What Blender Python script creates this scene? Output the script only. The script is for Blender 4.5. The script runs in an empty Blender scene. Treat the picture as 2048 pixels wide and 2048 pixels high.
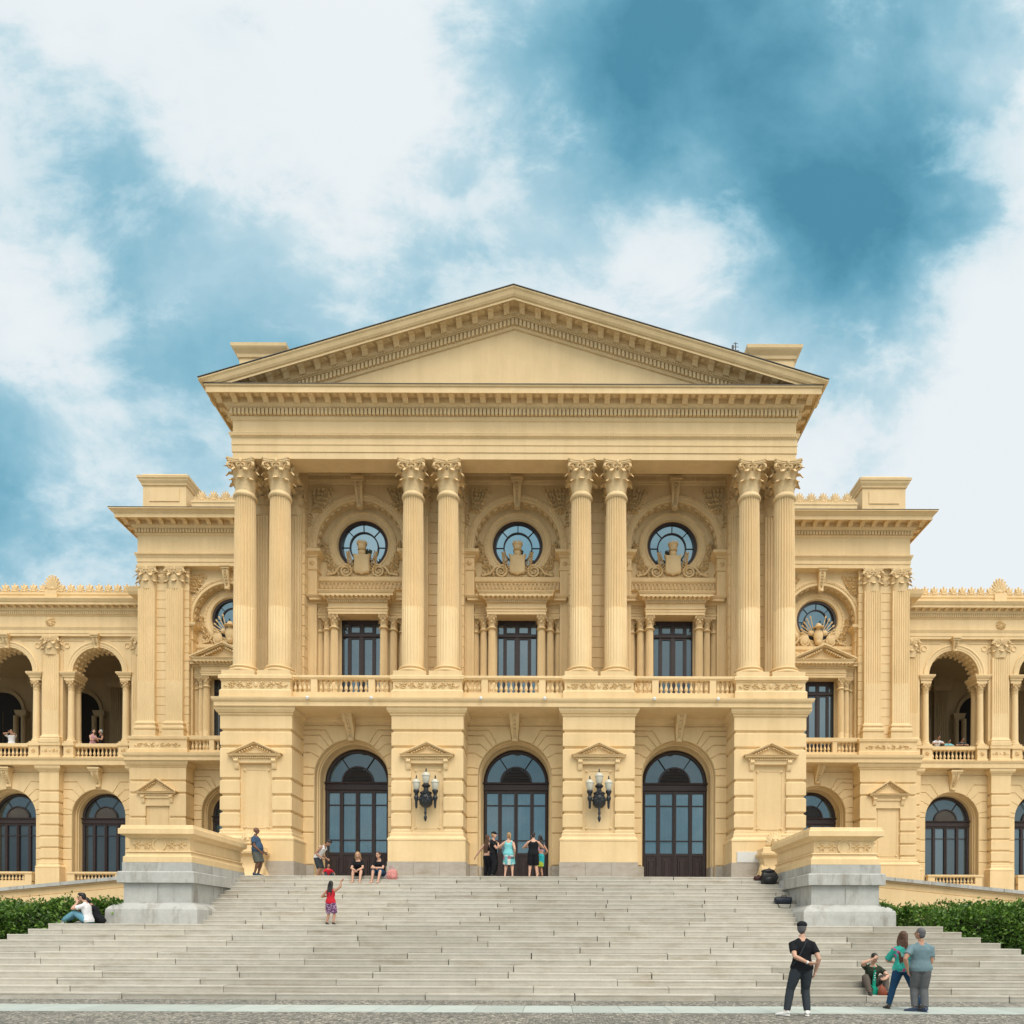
import bpy, bmesh, math, random
from mathutils import Vector, Matrix
R = math.radians
random.seed(7)
C = bpy.context.scene.collection
SC = bpy.context.scene

# ------------------------------------------------------------------ camera
F_PX, XV, HV, CAMX, CAMZ = 1450.0, 1105.0, 1869.0, 1.59, 1.55
cam_d = bpy.data.cameras.new('camera')
cam = bpy.data.objects.new('camera', cam_d)
C.objects.link(cam)
cam_d.sensor_width = 36.0
cam_d.lens = 36.0 * F_PX / 2048.0
cam_d.shift_x = -(XV - 1024) / 2048.0
cam_d.shift_y = (HV - 1024) / 2048.0
cam_d.clip_end = 3000
cam.location = (CAMX, 0, CAMZ)
cam.rotation_euler = (Matrix.Rotation(R(90), 3, 'X') @ Matrix.Rotation(R(0.2), 3, 'Z')).to_euler()
SC.camera = cam

# ------------------------------------------------------------------ exposure
SC.view_settings.view_transform = 'Standard'
SC.view_settings.look = 'None'
SC.view_settings.gamma = 1.0
SC.view_settings.exposure = 0.0
SC.cycles.max_bounces = 6
SC.cycles.diffuse_bounces = 3
SC.cycles.glossy_bounces = 3
SC.cycles.transparent_max_bounces = 6
SC.cycles.use_denoising = True

# ------------------------------------------------------------------ sun and sky
SUN_EL, SUN_AZ = R(56), R(22)            # high, behind the camera and to its right, veiled by cloud
sun_d = bpy.data.lights.new('sun', 'SUN')
sun_d.energy = 1.5
sun_d.angle = R(38)
sun_d.color = (1.0, 0.92, 0.80)
sun = bpy.data.objects.new('sun', sun_d)
C.objects.link(sun)
sdir = Vector((math.sin(SUN_AZ) * math.cos(SUN_EL), -math.cos(SUN_AZ) * math.cos(SUN_EL), math.sin(SUN_EL)))
sun.rotation_euler = sdir.to_track_quat('Z', 'Y').to_euler()
sun.location = (20, -30, 60)

W = bpy.data.worlds.new('World')
SC.world = W
W.use_nodes = True
wt = W.node_tree
wt.nodes.clear()
def wn(t, **k):
    n = wt.nodes.new(t)
    for a, b in k.items(): setattr(n, a, b)
    return n
def wl(a, b): wt.links.new(a, b)
sky = wn('ShaderNodeTexSky', sky_type='NISHITA', sun_disc=False)
sky.sun_elevation = SUN_EL
sky.sun_rotation = R(180) - SUN_AZ
sky.air_density = 1.2; sky.dust_density = 1.5; sky.ozone_density = 2.0
tc = wn('ShaderNodeTexCoord')
def wmath(op, a, b=None, c=None, clamp=False):
    n = wn('ShaderNodeMath', operation=op, use_clamp=clamp)
    for i, q in enumerate((a, b, c)):
        if q is None: continue
        if isinstance(q, (int, float)): n.inputs[i].default_value = q
        else: wl(q, n.inputs[i])
    return n.outputs[0]
def wnoise(scale, detail, rough, vec, dist=0.0):
    n = wn('ShaderNodeTexNoise')
    n.inputs['Scale'].default_value = scale; n.inputs['Detail'].default_value = detail
    n.inputs['Roughness'].default_value = rough; n.inputs['Distortion'].default_value = dist
    wl(vec, n.inputs['Vector'])
    return n
# the direction, spread out so that the clouds keep their shape up to the zenith
sxyz = wn('ShaderNodeSeparateXYZ'); wl(tc.outputs['Generated'], sxyz.inputs[0])
inv = wmath('DIVIDE', 1.0, wmath('ADD', wmath('ABSOLUTE', sxyz.outputs['Y']), 0.08))
flat = wn('ShaderNodeVectorMath', operation='SCALE'); wl(tc.outputs['Generated'], flat.inputs[0]); wl(inv, flat.inputs['Scale'])
wv = wnoise(4.2, 7, 0.58, flat.outputs[0])
wsub = wn('ShaderNodeVectorMath', operation='SUBTRACT'); wl(wv.outputs['Color'], wsub.inputs[0]); wsub.inputs[1].default_value = (.5, .5, .5)
wsc = wn('ShaderNodeVectorMath', operation='SCALE'); wl(wsub.outputs[0], wsc.inputs[0]); wsc.inputs['Scale'].default_value = 0.16
wadd = wn('ShaderNodeVectorMath', operation='ADD'); wl(tc.outputs['Generated'], wadd.inputs[0]); wl(wsc.outputs[0], wadd.inputs[1])
wnrm = wn('ShaderNodeVectorMath', operation='NORMALIZE'); wl(wadd.outputs[0], wnrm.inputs[0])
def sky_dir(u, v):        # a direction of the sky, from where it is seen in the photograph
    return Vector(((u * 1.06 - XV) / F_PX, 1.0, (HV - v * 1.06) / F_PX)).normalized()
# holes of blue (+) and banks of white cloud (-): u, v, angular size in degrees, weight
BLOBS = [(1340, 60, 7, .34), (1440, 230, 6.5, .30), (1610, 390, 6, .48), (1150, 20, 5, .20), (1530, 500, 4.5, .40), (1220, 260, 5, .20), (1700, 300, 5, .12),
         (1790, 360, 4.5, .24), (1800, 500, 4, .12), (1880, 20, 4, .14),
         (20, 230, 6, .32), (110, 420, 5, .06), (330, 300, 4, .10), (380, 440, 6, .02), (230, 600, 7, .10), (340, 690, 4.5, .34), (60, 930, 6, .42), (160, 1010, 4, .22), (480, 160, 2.2, .18), (520, 500, 6, .14),
         (720, 420, 7, .14), (880, 470, 6, .10), (620, 600, 6, .08), (840, 190, 4, .14), (1060, 220, 4, .20), (940, 130, 3, .14),
         (330, 60, 8, -.30), (640, 60, 7, -.26), (700, 210, 4, -.16), (230, 230, 3.5, -.12), (1330, 500, 4, -.30), (1230, 430, 3, -.22), (1780, 720, 12, -.30), (1840, 130, 7, -.22), (30, 520, 3.0, -.22),
         (60, 640, 3, -.16), (110, 780, 3.5, -.16), (330, 850, 5, -.28), (960, 320, 3, -.22), (1080, 190, 2, -.16), (1120, 470, 4, -.16), (1590, 220, 2.2, -.2), (1750, 1000, 8, -.12)]
REAR = [((-.3, -1, .26), 14, .22), ((.4, -1, .34), 13, .22), ((.2, -.6, 1.2), 26, -.3), ((0, 0, 1), 26, -.3)]
acc = None
for (u, v, s, w) in BLOBS:
    d = wn('ShaderNodeVectorMath', operation='DOT_PRODUCT')
    wl(wnrm.outputs[0], d.inputs[0]); d.inputs[1].default_value = sky_dir(u, v)
    k = 1.0 / (R(s) ** 2)
    e = wmath('EXPONENT', wmath('MULTIPLY_ADD', d.outputs['Value'], k, -k))
    acc = wmath('MULTIPLY', e, w) if acc is None else wmath('MULTIPLY_ADD', e, w, acc)
for v3, sg, w in REAR:
    d = wn('ShaderNodeVectorMath', operation='DOT_PRODUCT'); wl(wnrm.outputs[0], d.inputs[0]); d.inputs[1].default_value = Vector(v3).normalized()
    k = 1.0 / (R(sg) ** 2); acc = wmath('MULTIPLY_ADD', wmath('EXPONENT', wmath('MULTIPLY_ADD', d.outputs['Value'], k, -k)), w, acc)
n1 = wnoise(3.6, 9, 0.55, flat.outputs[0], 0.25)          # broad drifts of haze and cloud
mapn = wn('ShaderNodeMapping'); wl(flat.outputs[0], mapn.inputs['Vector'])      # wind-drawn along a diagonal
mapn.inputs['Rotation'].default_value = (0, R(-38), 0); mapn.inputs['Scale'].default_value = (.78, 1, 1.22)
n2 = wnoise(6.5, 13, 0.62, mapn.outputs[0], 0.25)         # billows with a defined edge
field = wmath('MULTIPLY_ADD', wmath('SUBTRACT', n1.outputs['Fac'], 0.5), 1.1, acc)
field = wmath('ADD', field, 0.30)
edge = wmath('SUBTRACT', n2.outputs['Fac'], wmath('MULTIPLY_ADD', field, 0.34, 0.36))
puff = wn('ShaderNodeMapRange', interpolation_type='SMOOTHSTEP'); wl(edge, puff.inputs['Value'])
puff.inputs['From Min'].default_value = -0.09; puff.inputs['From Max'].default_value = 0.10
m = wmath('SUBTRACT', field, wmath('MULTIPLY', puff.outputs[0], 0.26))
m = wmath('MULTIPLY_ADD', wmath('SUBTRACT', n2.outputs['Fac'], 0.5), -0.35, m)
m = wmath('MULTIPLY_ADD', m, 0.84, 0.10, clamp=True)
rmp = wn('ShaderNodeValToRGB')
wl(m, rmp.inputs['Fac'])
cr = rmp.color_ramp
cr.elements[0].position = 0.0; cr.elements[0].color = (.88, .935, .955, 1)
cr.elements[1].position = 1.0; cr.elements[1].color = (.070, .270, .395, 1)
for p, c in ((.16, (.82, .90, .93)), (.32, (.66, .81, .87)), (.48, (.46, .68, .78)), (.66, (.27, .53, .66)), (.84, (.135, .385, .52))):
    e = cr.elements.new(p); e.color = (*c, 1)
# the clear sky shows in the blue holes, the lit cloud in front of it
cl = wn('ShaderNodeVectorMath', operation='SCALE'); wl(rmp.outputs['Color'], cl.inputs[0]); cl.inputs['Scale'].default_value = 10.0
mixn = wn('ShaderNodeMix', data_type='RGBA')
mixn.inputs['Factor'].default_value = 0.93
wl(sky.outputs['Color'], mixn.inputs[6]); wl(cl.outputs[0], mixn.inputs[7])
# the veiled sun: cloud lit from behind, brightest round the sun's own direction
gd = wn('ShaderNodeVectorMath', operation='DOT_PRODUCT'); wl(tc.outputs['Generated'], gd.inputs[0]); gd.inputs[1].default_value = sdir
gk = 1.0 / (R(20) ** 2)
gv = wmath('MULTIPLY', wmath('EXPONENT', wmath('MULTIPLY_ADD', gd.outputs['Value'], gk, -gk)), 28.0)
gc = wn('ShaderNodeCombineXYZ')
for i_, c_ in enumerate((1.0, .91, .77)): wl(wmath('MULTIPLY', gv, c_), gc.inputs[i_])
gadd = wn('ShaderNodeVectorMath', operation='ADD'); wl(mixn.outputs[2], gadd.inputs[0]); wl(gc.outputs[0], gadd.inputs[1])
bg = wn('ShaderNodeBackground'); bg.inputs['Strength'].default_value = 0.1
wl(gadd.outputs[0], bg.inputs['Color'])
wo = wn('ShaderNodeOutputWorld'); wl(bg.outputs[0], wo.inputs['Surface'])

# ------------------------------------------------------------------ measuring helpers (photo reading at a distance -> metres)
def U(u, Y): return (u * 1.06 - XV) * Y / F_PX + CAMX
def V(v, Y): return CAMZ + (HV - v * 1.06) * Y / F_PX

# ------------------------------------------------------------------ mesh builder
class MB:
    def __init__(s): s.v = []; s.f = []
    def add(s, vs, fs):
        o = len(s.v); s.v.extend(tuple(p) for p in vs); s.f.extend(tuple(i + o for i in q) for q in fs); return s
    def join(s, other): return s.add(other.v, other.f)
    def mirrored(s):
        m = MB(); m.v = [(-x, y, z) for x, y, z in s.v]; m.f = [tuple(reversed(q)) for q in s.f]; return m
    def moved(s, dx=0, dy=0, dz=0):
        m = MB(); m.v = [(x + dx, y + dy, z + dz) for x, y, z in s.v]; m.f = list(s.f); return m
    def box(s, x0, x1, y0, y1, z0, z1):
        return s.rect(x0, x1, y0, y1, [(z0, 0), (z1, 0)])
    def rect(s, x0, x1, y0, y1, prof, back=0, cap0=True):
        vs = []; fs = []
        for z, o in prof:
            vs += [(x0 - o, y0 - o, z), (x1 + o, y0 - o, z), (x1 + o, y1 + o * back, z), (x0 - o, y1 + o * back, z)]
        n = len(prof)
        for i in range(n - 1):
            for j in range(4):
                a = i * 4 + j; b = i * 4 + (j + 1) % 4
                fs.append((a, b, b + 4, a + 4))
        k = (n - 1) * 4; fs.append((k, k + 1, k + 2, k + 3))
        if cap0: fs.append((3, 2, 1, 0))
        return s.add(vs, fs)
    def poly(s, pts, y0, y1, c=0.0):
        n = len(pts)
        ar = sum(pts[i][0] * pts[(i + 1) % n][1] - pts[(i + 1) % n][0] * pts[i][1] for i in range(n))
        if ar < 0: pts = pts[::-1]
        rings = []
        if c > 0:
            ins = []
            for i in range(n):
                p0, p1, p2 = Vector(pts[i - 1]), Vector(pts[i]), Vector(pts[(i + 1) % n])
                d1 = (p1 - p0); d2 = (p2 - p1)
                d1 = d1.normalized() if d1.length > 1e-9 else Vector((1, 0)); d2 = d2.normalized() if d2.length > 1e-9 else d1
                n1 = Vector((-d1.y, d1.x)); n2 = Vector((-d2.y, d2.x)); b = n1 + n2
                L = b.length; b = b / L if L > 1e-6 else n1
                k = c / max(0.35, b.dot(n1))
                ins.append((p1.x + b.x * k, p1.y + b.y * k))
            rings = [(ins, y0), (pts, y0 + c), (pts, y1)]
        else: rings = [(pts, y0), (pts, y1)]
        vs = [(x, y, z) for ring, y in rings for x, z in ring]; fs = []
        for r in range(len(rings) - 1):
            for i in range(n):
                a = r * n + i; b = r * n + (i + 1) % n
                fs.append((a, b, b + n, a + n))
        fs.append(tuple(range(n)))
        return s.add(vs, fs)
    def extr(s, prof, x0, x1):            # closed (y, z) profile along x
        n = len(prof); vs = [(x0, y, z) for y, z in prof] + [(x1, y, z) for y, z in prof]
        fs = [(i, (i + 1) % n, n + (i + 1) % n, n + i) for i in range(n)] + [tuple(range(n))[::-1], tuple(range(n, 2 * n))]
        return s.add(vs, fs)
    def lathe(s, cx, cy, prof, n=20, caps=True, a0=0.0):
        vs = []; fs = []; k = len(prof)
        for r, z in prof:
            for i in range(n):
                a = a0 + 2 * math.pi * i / n
                vs.append((cx + r * math.cos(a), cy + r * math.sin(a), z))
        for j in range(k - 1):
            for i in range(n):
                a = j * n + i; b = j * n + (i + 1) % n
                fs.append((a, b, b + n, a + n))
        if caps: fs.append(tuple(range(n))[::-1]); fs.append(tuple((k - 1) * n + i for i in range(n)))
        return s.add(vs, fs)
    def tube(s, pts, rad, n=8, lat=None, caps=True):     # rad: number or (lateral, depth) per point
        pts = [Vector(p) for p in pts]; k = len(pts); vs = []; fs = []
        if not isinstance(rad, (list, tuple)): rad = [rad] * k
        prev = None
        for i, p in enumerate(pts):
            d = (pts[min(i + 1, k - 1)] - pts[max(i - 1, 0)])
            d = d.normalized() if d.length > 1e-9 else Vector((0, 0, 1))
            if lat is not None: a = Vector(lat)
            elif prev is not None: a = prev
            else: a = Vector((1, 0, 0)) if abs(d.x) < 0.9 else Vector((0, 1, 0))
            a = (a - d * a.dot(d)); a = a.normalized() if a.length > 1e-6 else d.orthogonal().normalized()
            prev = a; b = d.cross(a)
            r = rad[i]; ra, rb = (r if isinstance(r, (list, tuple)) else (r, r))
            for j in range(n):
                t = 2 * math.pi * j / n
                vs.append(p + a * (ra * math.cos(t)) + b * (rb * math.sin(t)))
        for i in range(k - 1):
            for j in range(n):
                q = i * n + j; w = i * n + (j + 1) % n
                fs.append((q, w, w + n, q + n))
        if caps: fs.append(tuple(range(n))[::-1]); fs.append(tuple((k - 1) * n + j for j in range(n)))
        return s.add(vs, fs)
    def ell(s, c, r, n=12, m=8, M=None):
        vs = []; fs = []
        for j in range(m + 1):
            t = math.pi * j / m
            for i in range(n):
                a = 2 * math.pi * i / n
                p = Vector((r[0] * math.sin(t) * math.cos(a), r[1] * math.sin(t) * math.sin(a), r[2] * math.cos(t)))
                if M is not None: p = M @ p
                vs.append((c[0] + p.x, c[1] + p.y, c[2] + p.z))
        for j in range(m):
            for i in range(n):
                a = j * n + i; b = j * n + (i + 1) % n
                fs.append((b, a, a + n, b + n))
        return s.add(vs, fs)
    def sweep(s, cx, cz, prof, zb=None, a0=0.0, a1=math.pi, n=40):   # (r, y) profile round an arch, with legs down to zb
        k = len(prof); path = []
        full = abs(a1 - a0 - 2 * math.pi) < 1e-6
        if zb is not None: path.append(('leg', 1))
        for i in range(n if full else n + 1): path.append(('arc', a0 + (a1 - a0) * i / n))
        if zb is not None: path.append(('leg', -1))
        vs = []; fs = []
        for t, a in path:
            for r, y in prof:
                if t == 'leg': vs.append((cx + a * r, y, zb))
                else: vs.append((cx + r * math.cos(a), y, cz + r * math.sin(a)))
        m = len(path)
        for i in range(m if full else m - 1):
            i2 = (i + 1) % m
            for j in range(k - 1):
                fs.append((i * k + j, i2 * k + j, i2 * k + j + 1, i * k + j + 1))
        return s.add(vs, fs)
    def archwall(s, x0, x1, z0, z1, cx, cz, r, y, n=40, circ=False):  # flat wall with an arched or round hole
        vs = []; fs = []
        def q(a, b, c, d):
            o = len(vs); vs.extend([(a[0], y, a[1]), (b[0], y, b[1]), (c[0], y, c[1]), (d[0], y, d[1])]); fs.append((o, o + 1, o + 2, o + 3))
        q((x0, z0), (cx - r, z0), (cx - r, z1), (x0, z1)); q((cx + r, z0), (x1, z0), (x1, z1), (cx + r, z1))
        for i in range(n):
            a = math.pi * (1 - i / n); b = math.pi * (1 - (i + 1) / n)
            pa = (cx + r * math.cos(a), cz + r * math.sin(a)); pb = (cx + r * math.cos(b), cz + r * math.sin(b))
            q(pa, pb, (pb[0], z1), (pa[0], z1))
            if circ:
                pa = (pa[0], 2 * cz - pa[1]); pb = (pb[0], 2 * cz - pb[1])
                q((pa[0], z0), (pb[0], z0), pb, pa)
        return s.add(vs, fs)
    def disc(s, cx, cz, r0, r1, y0, y1, n=40, a0=0, a1=2 * math.pi):    # flat ring
        return s.sweep(cx, cz, [(r0, y1), (r0, y0), (r1, y0), (r1, y1)], a0=a0, a1=a1, n=n)
    def mesh(s, name, mat, smooth=True, ang=32):
        me = bpy.data.meshes.new(name)
        me.from_pydata(s.v, [], s.f)
        if smooth or True:
            bm = bmesh.new(); bm.from_mesh(me); bmesh.ops.recalc_face_normals(bm, faces=bm.faces); bm.to_mesh(me); bm.free()
        if smooth:
            me.polygons.foreach_set('use_smooth', [True] * len(me.polygons))
            me.set_sharp_from_angle(angle=R(ang))
        if mat is not None: me.materials.append(mat)
        me.update()
        return me

WL = {}                                # world location of every parent
def tag(o, label=None, cat=None, group=None, kind=None):
    if label: o['label'] = label
    if cat: o['category'] = cat
    if group: o['group'] = group
    if kind: o['kind'] = kind
    return o
def thing(name, loc, label, cat, group=None):
    o = bpy.data.objects.new(name, None); C.objects.link(o)
    o.empty_display_size = .3
    o.location = loc; WL[o.name] = Vector(loc)
    return tag(o, label, cat, group)
def put(name, me, parent=None, loc=(0, 0, 0), scale=None, rotz=0.0, label=None):     # mesh data placed at a world point
    o = bpy.data.objects.new(name, me); C.objects.link(o)
    loc = Vector(loc); WL[o.name] = loc.copy()
    if parent is not None:
        o.parent = parent; loc = loc - WL[parent.name]
    o.location = loc
    if scale is not None: o.scale = scale
    if rotz: o.rotation_euler = (0, 0, rotz)
    if label: o['label'] = label
    return o
def part(name, mb, mat, parent=None, org=None, smooth=True, ang=32, label=None):     # world-space builder -> object whose origin is org
    if org is None: org = WL[parent.name] if parent is not None else Vector((0, 0, 0))
    org = Vector(org)
    return put(name, mb.moved(-org.x, -org.y, -org.z).mesh(name, mat, smooth, ang), parent, org, label=label)
def copy_tree(o, parent=None, off=None):
    c = o.copy(); C.objects.link(c)
    if parent is not None: c.parent = parent
    for ch in list(o.children): copy_tree(ch, c)
    return c

# ------------------------------------------------------------------ materials
def mat_new(name):
    m = bpy.data.materials.new(name); m.use_nodes = True
    nt = m.node_tree; b = nt.nodes['Principled BSDF']
    return m, nt, b
def N(nt, t, **k):
    n = nt.nodes.new(t)
    for a, b in k.items(): setattr(n, a, b)
    return n
def nz(nt, vec, scale, detail=6, rough=.6, mp=None):
    n = N(nt, 'ShaderNodeTexNoise'); n.inputs['Scale'].default_value = scale; n.inputs['Detail'].default_value = detail; n.inputs['Roughness'].default_value = rough
    if mp is not None:
        q = N(nt, 'ShaderNodeMapping'); q.inputs['Scale'].default_value = mp; nt.links.new(vec, q.inputs['Vector']); vec = q.outputs[0]
    nt.links.new(vec, n.inputs['Vector']); return n.outputs['Fac']
def ramp(nt, fac, stops):
    r = N(nt, 'ShaderNodeValToRGB'); nt.links.new(fac, r.inputs['Fac']); e = r.color_ramp.elements
    e[0].position, e[0].color = stops[0][0], (*stops[0][1], 1); e[1].position, e[1].color = stops[-1][0], (*stops[-1][1], 1)
    for p, c in stops[1:-1]:
        x = e.new(p); x.color = (*c, 1)
    return r.outputs['Color']
def mul(nt, a, b, fac=1.0, mode='MULTIPLY'):
    n = N(nt, 'ShaderNodeMix', data_type='RGBA', blend_type=mode); n.inputs['Factor'].default_value = fac
    nt.links.new(a, n.inputs[6])
    if isinstance(b, tuple): n.inputs[7].default_value = (*b, 1)
    else: nt.links.new(b, n.inputs[7])
    return n.outputs[2]
def bump(nt, b, h, strength=.2, dist=.01):
    n = N(nt, 'ShaderNodeBump'); n.inputs['Strength'].default_value = strength; n.inputs['Distance'].default_value = dist
    nt.links.new(h, n.inputs['Height']); nt.links.new(n.outputs[0], b.inputs['Normal'])
def sc3(c, k): return tuple(x * k for x in c)

def plaster(name, col):
    m, nt, b = mat_new(name)
    pos = N(nt, 'ShaderNodeNewGeometry').outputs['Position']
    big = ramp(nt, nz(nt, pos, .55, 7, .65), [(.3, (.91, .90, .87)), (.7, (1.04, 1.04, 1.05))])
    st = ramp(nt, nz(nt, pos, 1.0, 6, .65, (2.2, 2.2, .16)), [(.32, (.93, .92, .89)), (.58, (1.01, 1.01, 1.01))])
    fine = ramp(nt, nz(nt, pos, 14, 4), [(.3, (.97, .97, .965)), (.7, (1.02, 1.02, 1.02))])
    rgb = N(nt, 'ShaderNodeRGB'); rgb.outputs[0].default_value = (*col, 1)
    c = mul(nt, rgb.outputs[0], big); c = mul(nt, c, st); c = mul(nt, c, fine)
    nt.links.new(c, b.inputs['Base Color'])
    b.inputs['Roughness'].default_value = .72
    b.inputs['Specular IOR Level'].default_value = .3
    bump(nt, b, nz(nt, pos, 60, 5), .12, .004)
    return m
def granite(name, a, bcol, spot, island=.12, stain=(.80, .76, .70), streak=(.5, 1.0, 3.0)):
    m, nt, b = mat_new(name)
    g = N(nt, 'ShaderNodeNewGeometry'); pos = g.outputs['Position']
    c = ramp(nt, nz(nt, pos, 3.0, 9, .72), [(.25, a), (.75, bcol)])
    v = N(nt, 'ShaderNodeTexVoronoi'); v.inputs['Scale'].default_value = 90; nt.links.new(pos, v.inputs['Vector'])
    sp = ramp(nt, v.outputs['Distance'], [(.1, spot), (.5, (1, 1, 1))])
    c = mul(nt, c, sp, .5)
    isl = ramp(nt, g.outputs['Random Per Island'], [(0, (1 - island, 1 - island * 1.05, 1 - island * 1.2)), (.5, (1.0, 1.0, 1.0)), (1, (1 + island * .5, 1 + island * .42, 1 + island * .3))])
    c = mul(nt, c, isl)
    # every stone has stains of its own
    off = N(nt, 'ShaderNodeVectorMath', operation='ADD'); sc_ = N(nt, 'ShaderNodeVectorMath', operation='SCALE'); cx = N(nt, 'ShaderNodeCombineXYZ')
    for i in range(3): nt.links.new(g.outputs['Random Per Island'], cx.inputs[i])
    nt.links.new(cx.outputs[0], sc_.inputs[0]); sc_.inputs['Scale'].default_value = 37.0
    nt.links.new(pos, off.inputs[0]); nt.links.new(sc_.outputs[0], off.inputs[1])
    st = ramp(nt, nz(nt, off.outputs[0], 1.6, 8, .72, streak), [(.34, stain), (.50, (1, 1, 1))])
    c = mul(nt, c, st, .9)
    nt.links.new(c, b.inputs['Base Color'])
    b.inputs['Roughness'].default_value = .8
    bump(nt, b, nz(nt, pos, 45, 6), .25, .005)
    return m
def plain(name, col, rough=.6, var=.06, scale=20, spec=.4, metal=0.0, bmp=0.0):
    m, nt, b = mat_new(name)
    pos = N(nt, 'ShaderNodeTexCoord').outputs['Object']
    rgb = N(nt, 'ShaderNodeRGB'); rgb.outputs[0].default_value = (*col, 1)
    h = nz(nt, pos, scale, 5)
    c = mul(nt, rgb.outputs[0], ramp(nt, h, [(.3, (1 - var,) * 3), (.7, (1 + var,) * 3)]))
    nt.links.new(c, b.inputs['Base Color'])
    b.inputs['Roughness'].default_value = rough; b.inputs['Specular IOR Level'].default_value = spec; b.inputs['Metallic'].default_value = metal
    if bmp: bump(nt, b, h, bmp, .02)
    return m
def glass_mat(name, tint, refl, rough=.02, stripes=0):
    m, nt, b = mat_new(name)
    pos = N(nt, 'ShaderNodeNewGeometry').outputs['Position']
    c = ramp(nt, nz(nt, pos, 1.2, 4), [(.3, sc3(tint, .6)), (.7, sc3(tint, 1.3))])
    if stripes:                                   # a pleated blind behind the pane
        w = N(nt, 'ShaderNodeTexWave', wave_type='BANDS', bands_direction='X'); w.inputs['Scale'].default_value = stripes; w.inputs['Distortion'].default_value = .4
        nt.links.new(pos, w.inputs['Vector'])
        c = mul(nt, c, ramp(nt, w.outputs['Fac'], [(.3, (.55, .55, .55)), (.8, (1.5, 1.5, 1.5))]))
    nt.links.new(c, b.inputs['Base Color']); b.inputs['Roughness'].default_value = .5
    gl = N(nt, 'ShaderNodeBsdfGlossy'); gl.inputs['Roughness'].default_value = rough; gl.inputs['Color'].default_value = (.60, .80, .88, 1)
    h = nz(nt, pos, .9, 2)
    bn = N(nt, 'ShaderNodeBump'); bn.inputs['Strength'].default_value = .06; bn.inputs['Distance'].default_value = .05; nt.links.new(h, bn.inputs['Height']); nt.links.new(bn.outputs[0], gl.inputs['Normal'])
    mx = N(nt, 'ShaderNodeMixShader')
    ri = N(nt, 'ShaderNodeNewGeometry').outputs['Random Per Island']; ro = N(nt, 'ShaderNodeObjectInfo').outputs['Random']
    a1 = N(nt, 'ShaderNodeMath', operation='ADD'); nt.links.new(ri, a1.inputs[0]); nt.links.new(ro, a1.inputs[1])
    a2 = N(nt, 'ShaderNodeMath', operation='FRACT'); nt.links.new(a1.outputs[0], a2.inputs[0])
    a3 = N(nt, 'ShaderNodeMath', operation='MULTIPLY_ADD'); nt.links.new(a2.outputs[0], a3.inputs[0]); a3.inputs[1].default_value = refl * .7; a3.inputs[2].default_value = refl * .65
    nt.links.new(a3.outputs[0], mx.inputs['Fac'])
    nt.links.new(b.outputs[0], mx.inputs[1]); nt.links.new(gl.outputs[0], mx.inputs[2])
    nt.links.new(mx.outputs[0], nt.nodes['Material Output'].inputs['Surface'])
    return m
YEL = (.79, .592, .335)
M = {
    'wall': plaster('yellow_plaster', YEL),
    'carve': plaster('carved_plaster', sc3(YEL, .97)),
    'granite': granite('stair_granite', (.41, .388, .34), (.53, .505, .445), (.6, .57, .53), .18, (.78, .73, .66)),
    'granite_base': granite('base_granite', (.36, .32, .27), (.48, .43, .37), (.5, .48, .45), .06),
    'granite_blue': granite('pedestal_granite', (.38, .385, .37), (.53, .535, .51), (.55, .55, .55), .08, (.62, .58, .53), (1.6, 1.6, .35)),
    'joint': plain('dark_joint', (.05, .045, .035), .9),
    'wood': plain('dark_brown_wood', (.034, .021, .020), .42, .25, 6),
    'glass': glass_mat('window_glass', (.014, .020, .026), .16),
    'glass_sky': glass_mat('oculus_pane', (.03, .045, .055), .40),
    'glass_blind': glass_mat('door_glass', (.022, .055, .078), .19, .02, 5.5),
    'glass_dark': glass_mat('dark_glass', (.006, .008, .01), .10),
    'iron': plain('dark_iron', (.018, .022, .028), .38, .2, 15, .5),
    'lampglass': plain('frosted_lamp_glass', (.55, .54, .46), .35, .05),
    'lead': plain('roof_lead', (.09, .085, .08), .6),
    'marble': plain('white_marble', (.64, .64, .62), .45, .05, 8),
    'white': plain('white_plastic', (.75, .75, .73), .4),
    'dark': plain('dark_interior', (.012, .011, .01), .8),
    'louvre': plain('grey_louvre', (.23, .20, .17), .6),
    'louvre_dark': plain('brown_louvre', (.075, .06, .055), .5),
    'gallery': plaster('shaded_gallery_plaster', (.42, .32, .19)),  # darkened copy of the wall plaster, the deep gallery's shade put into its colour
    'terracotta': plain('terracotta_rim', (.20, .085, .06), .8, .2, 10),
    'soil': plain('planter_soil', (.30, .28, .24), .9, .2, 10),
}
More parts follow.
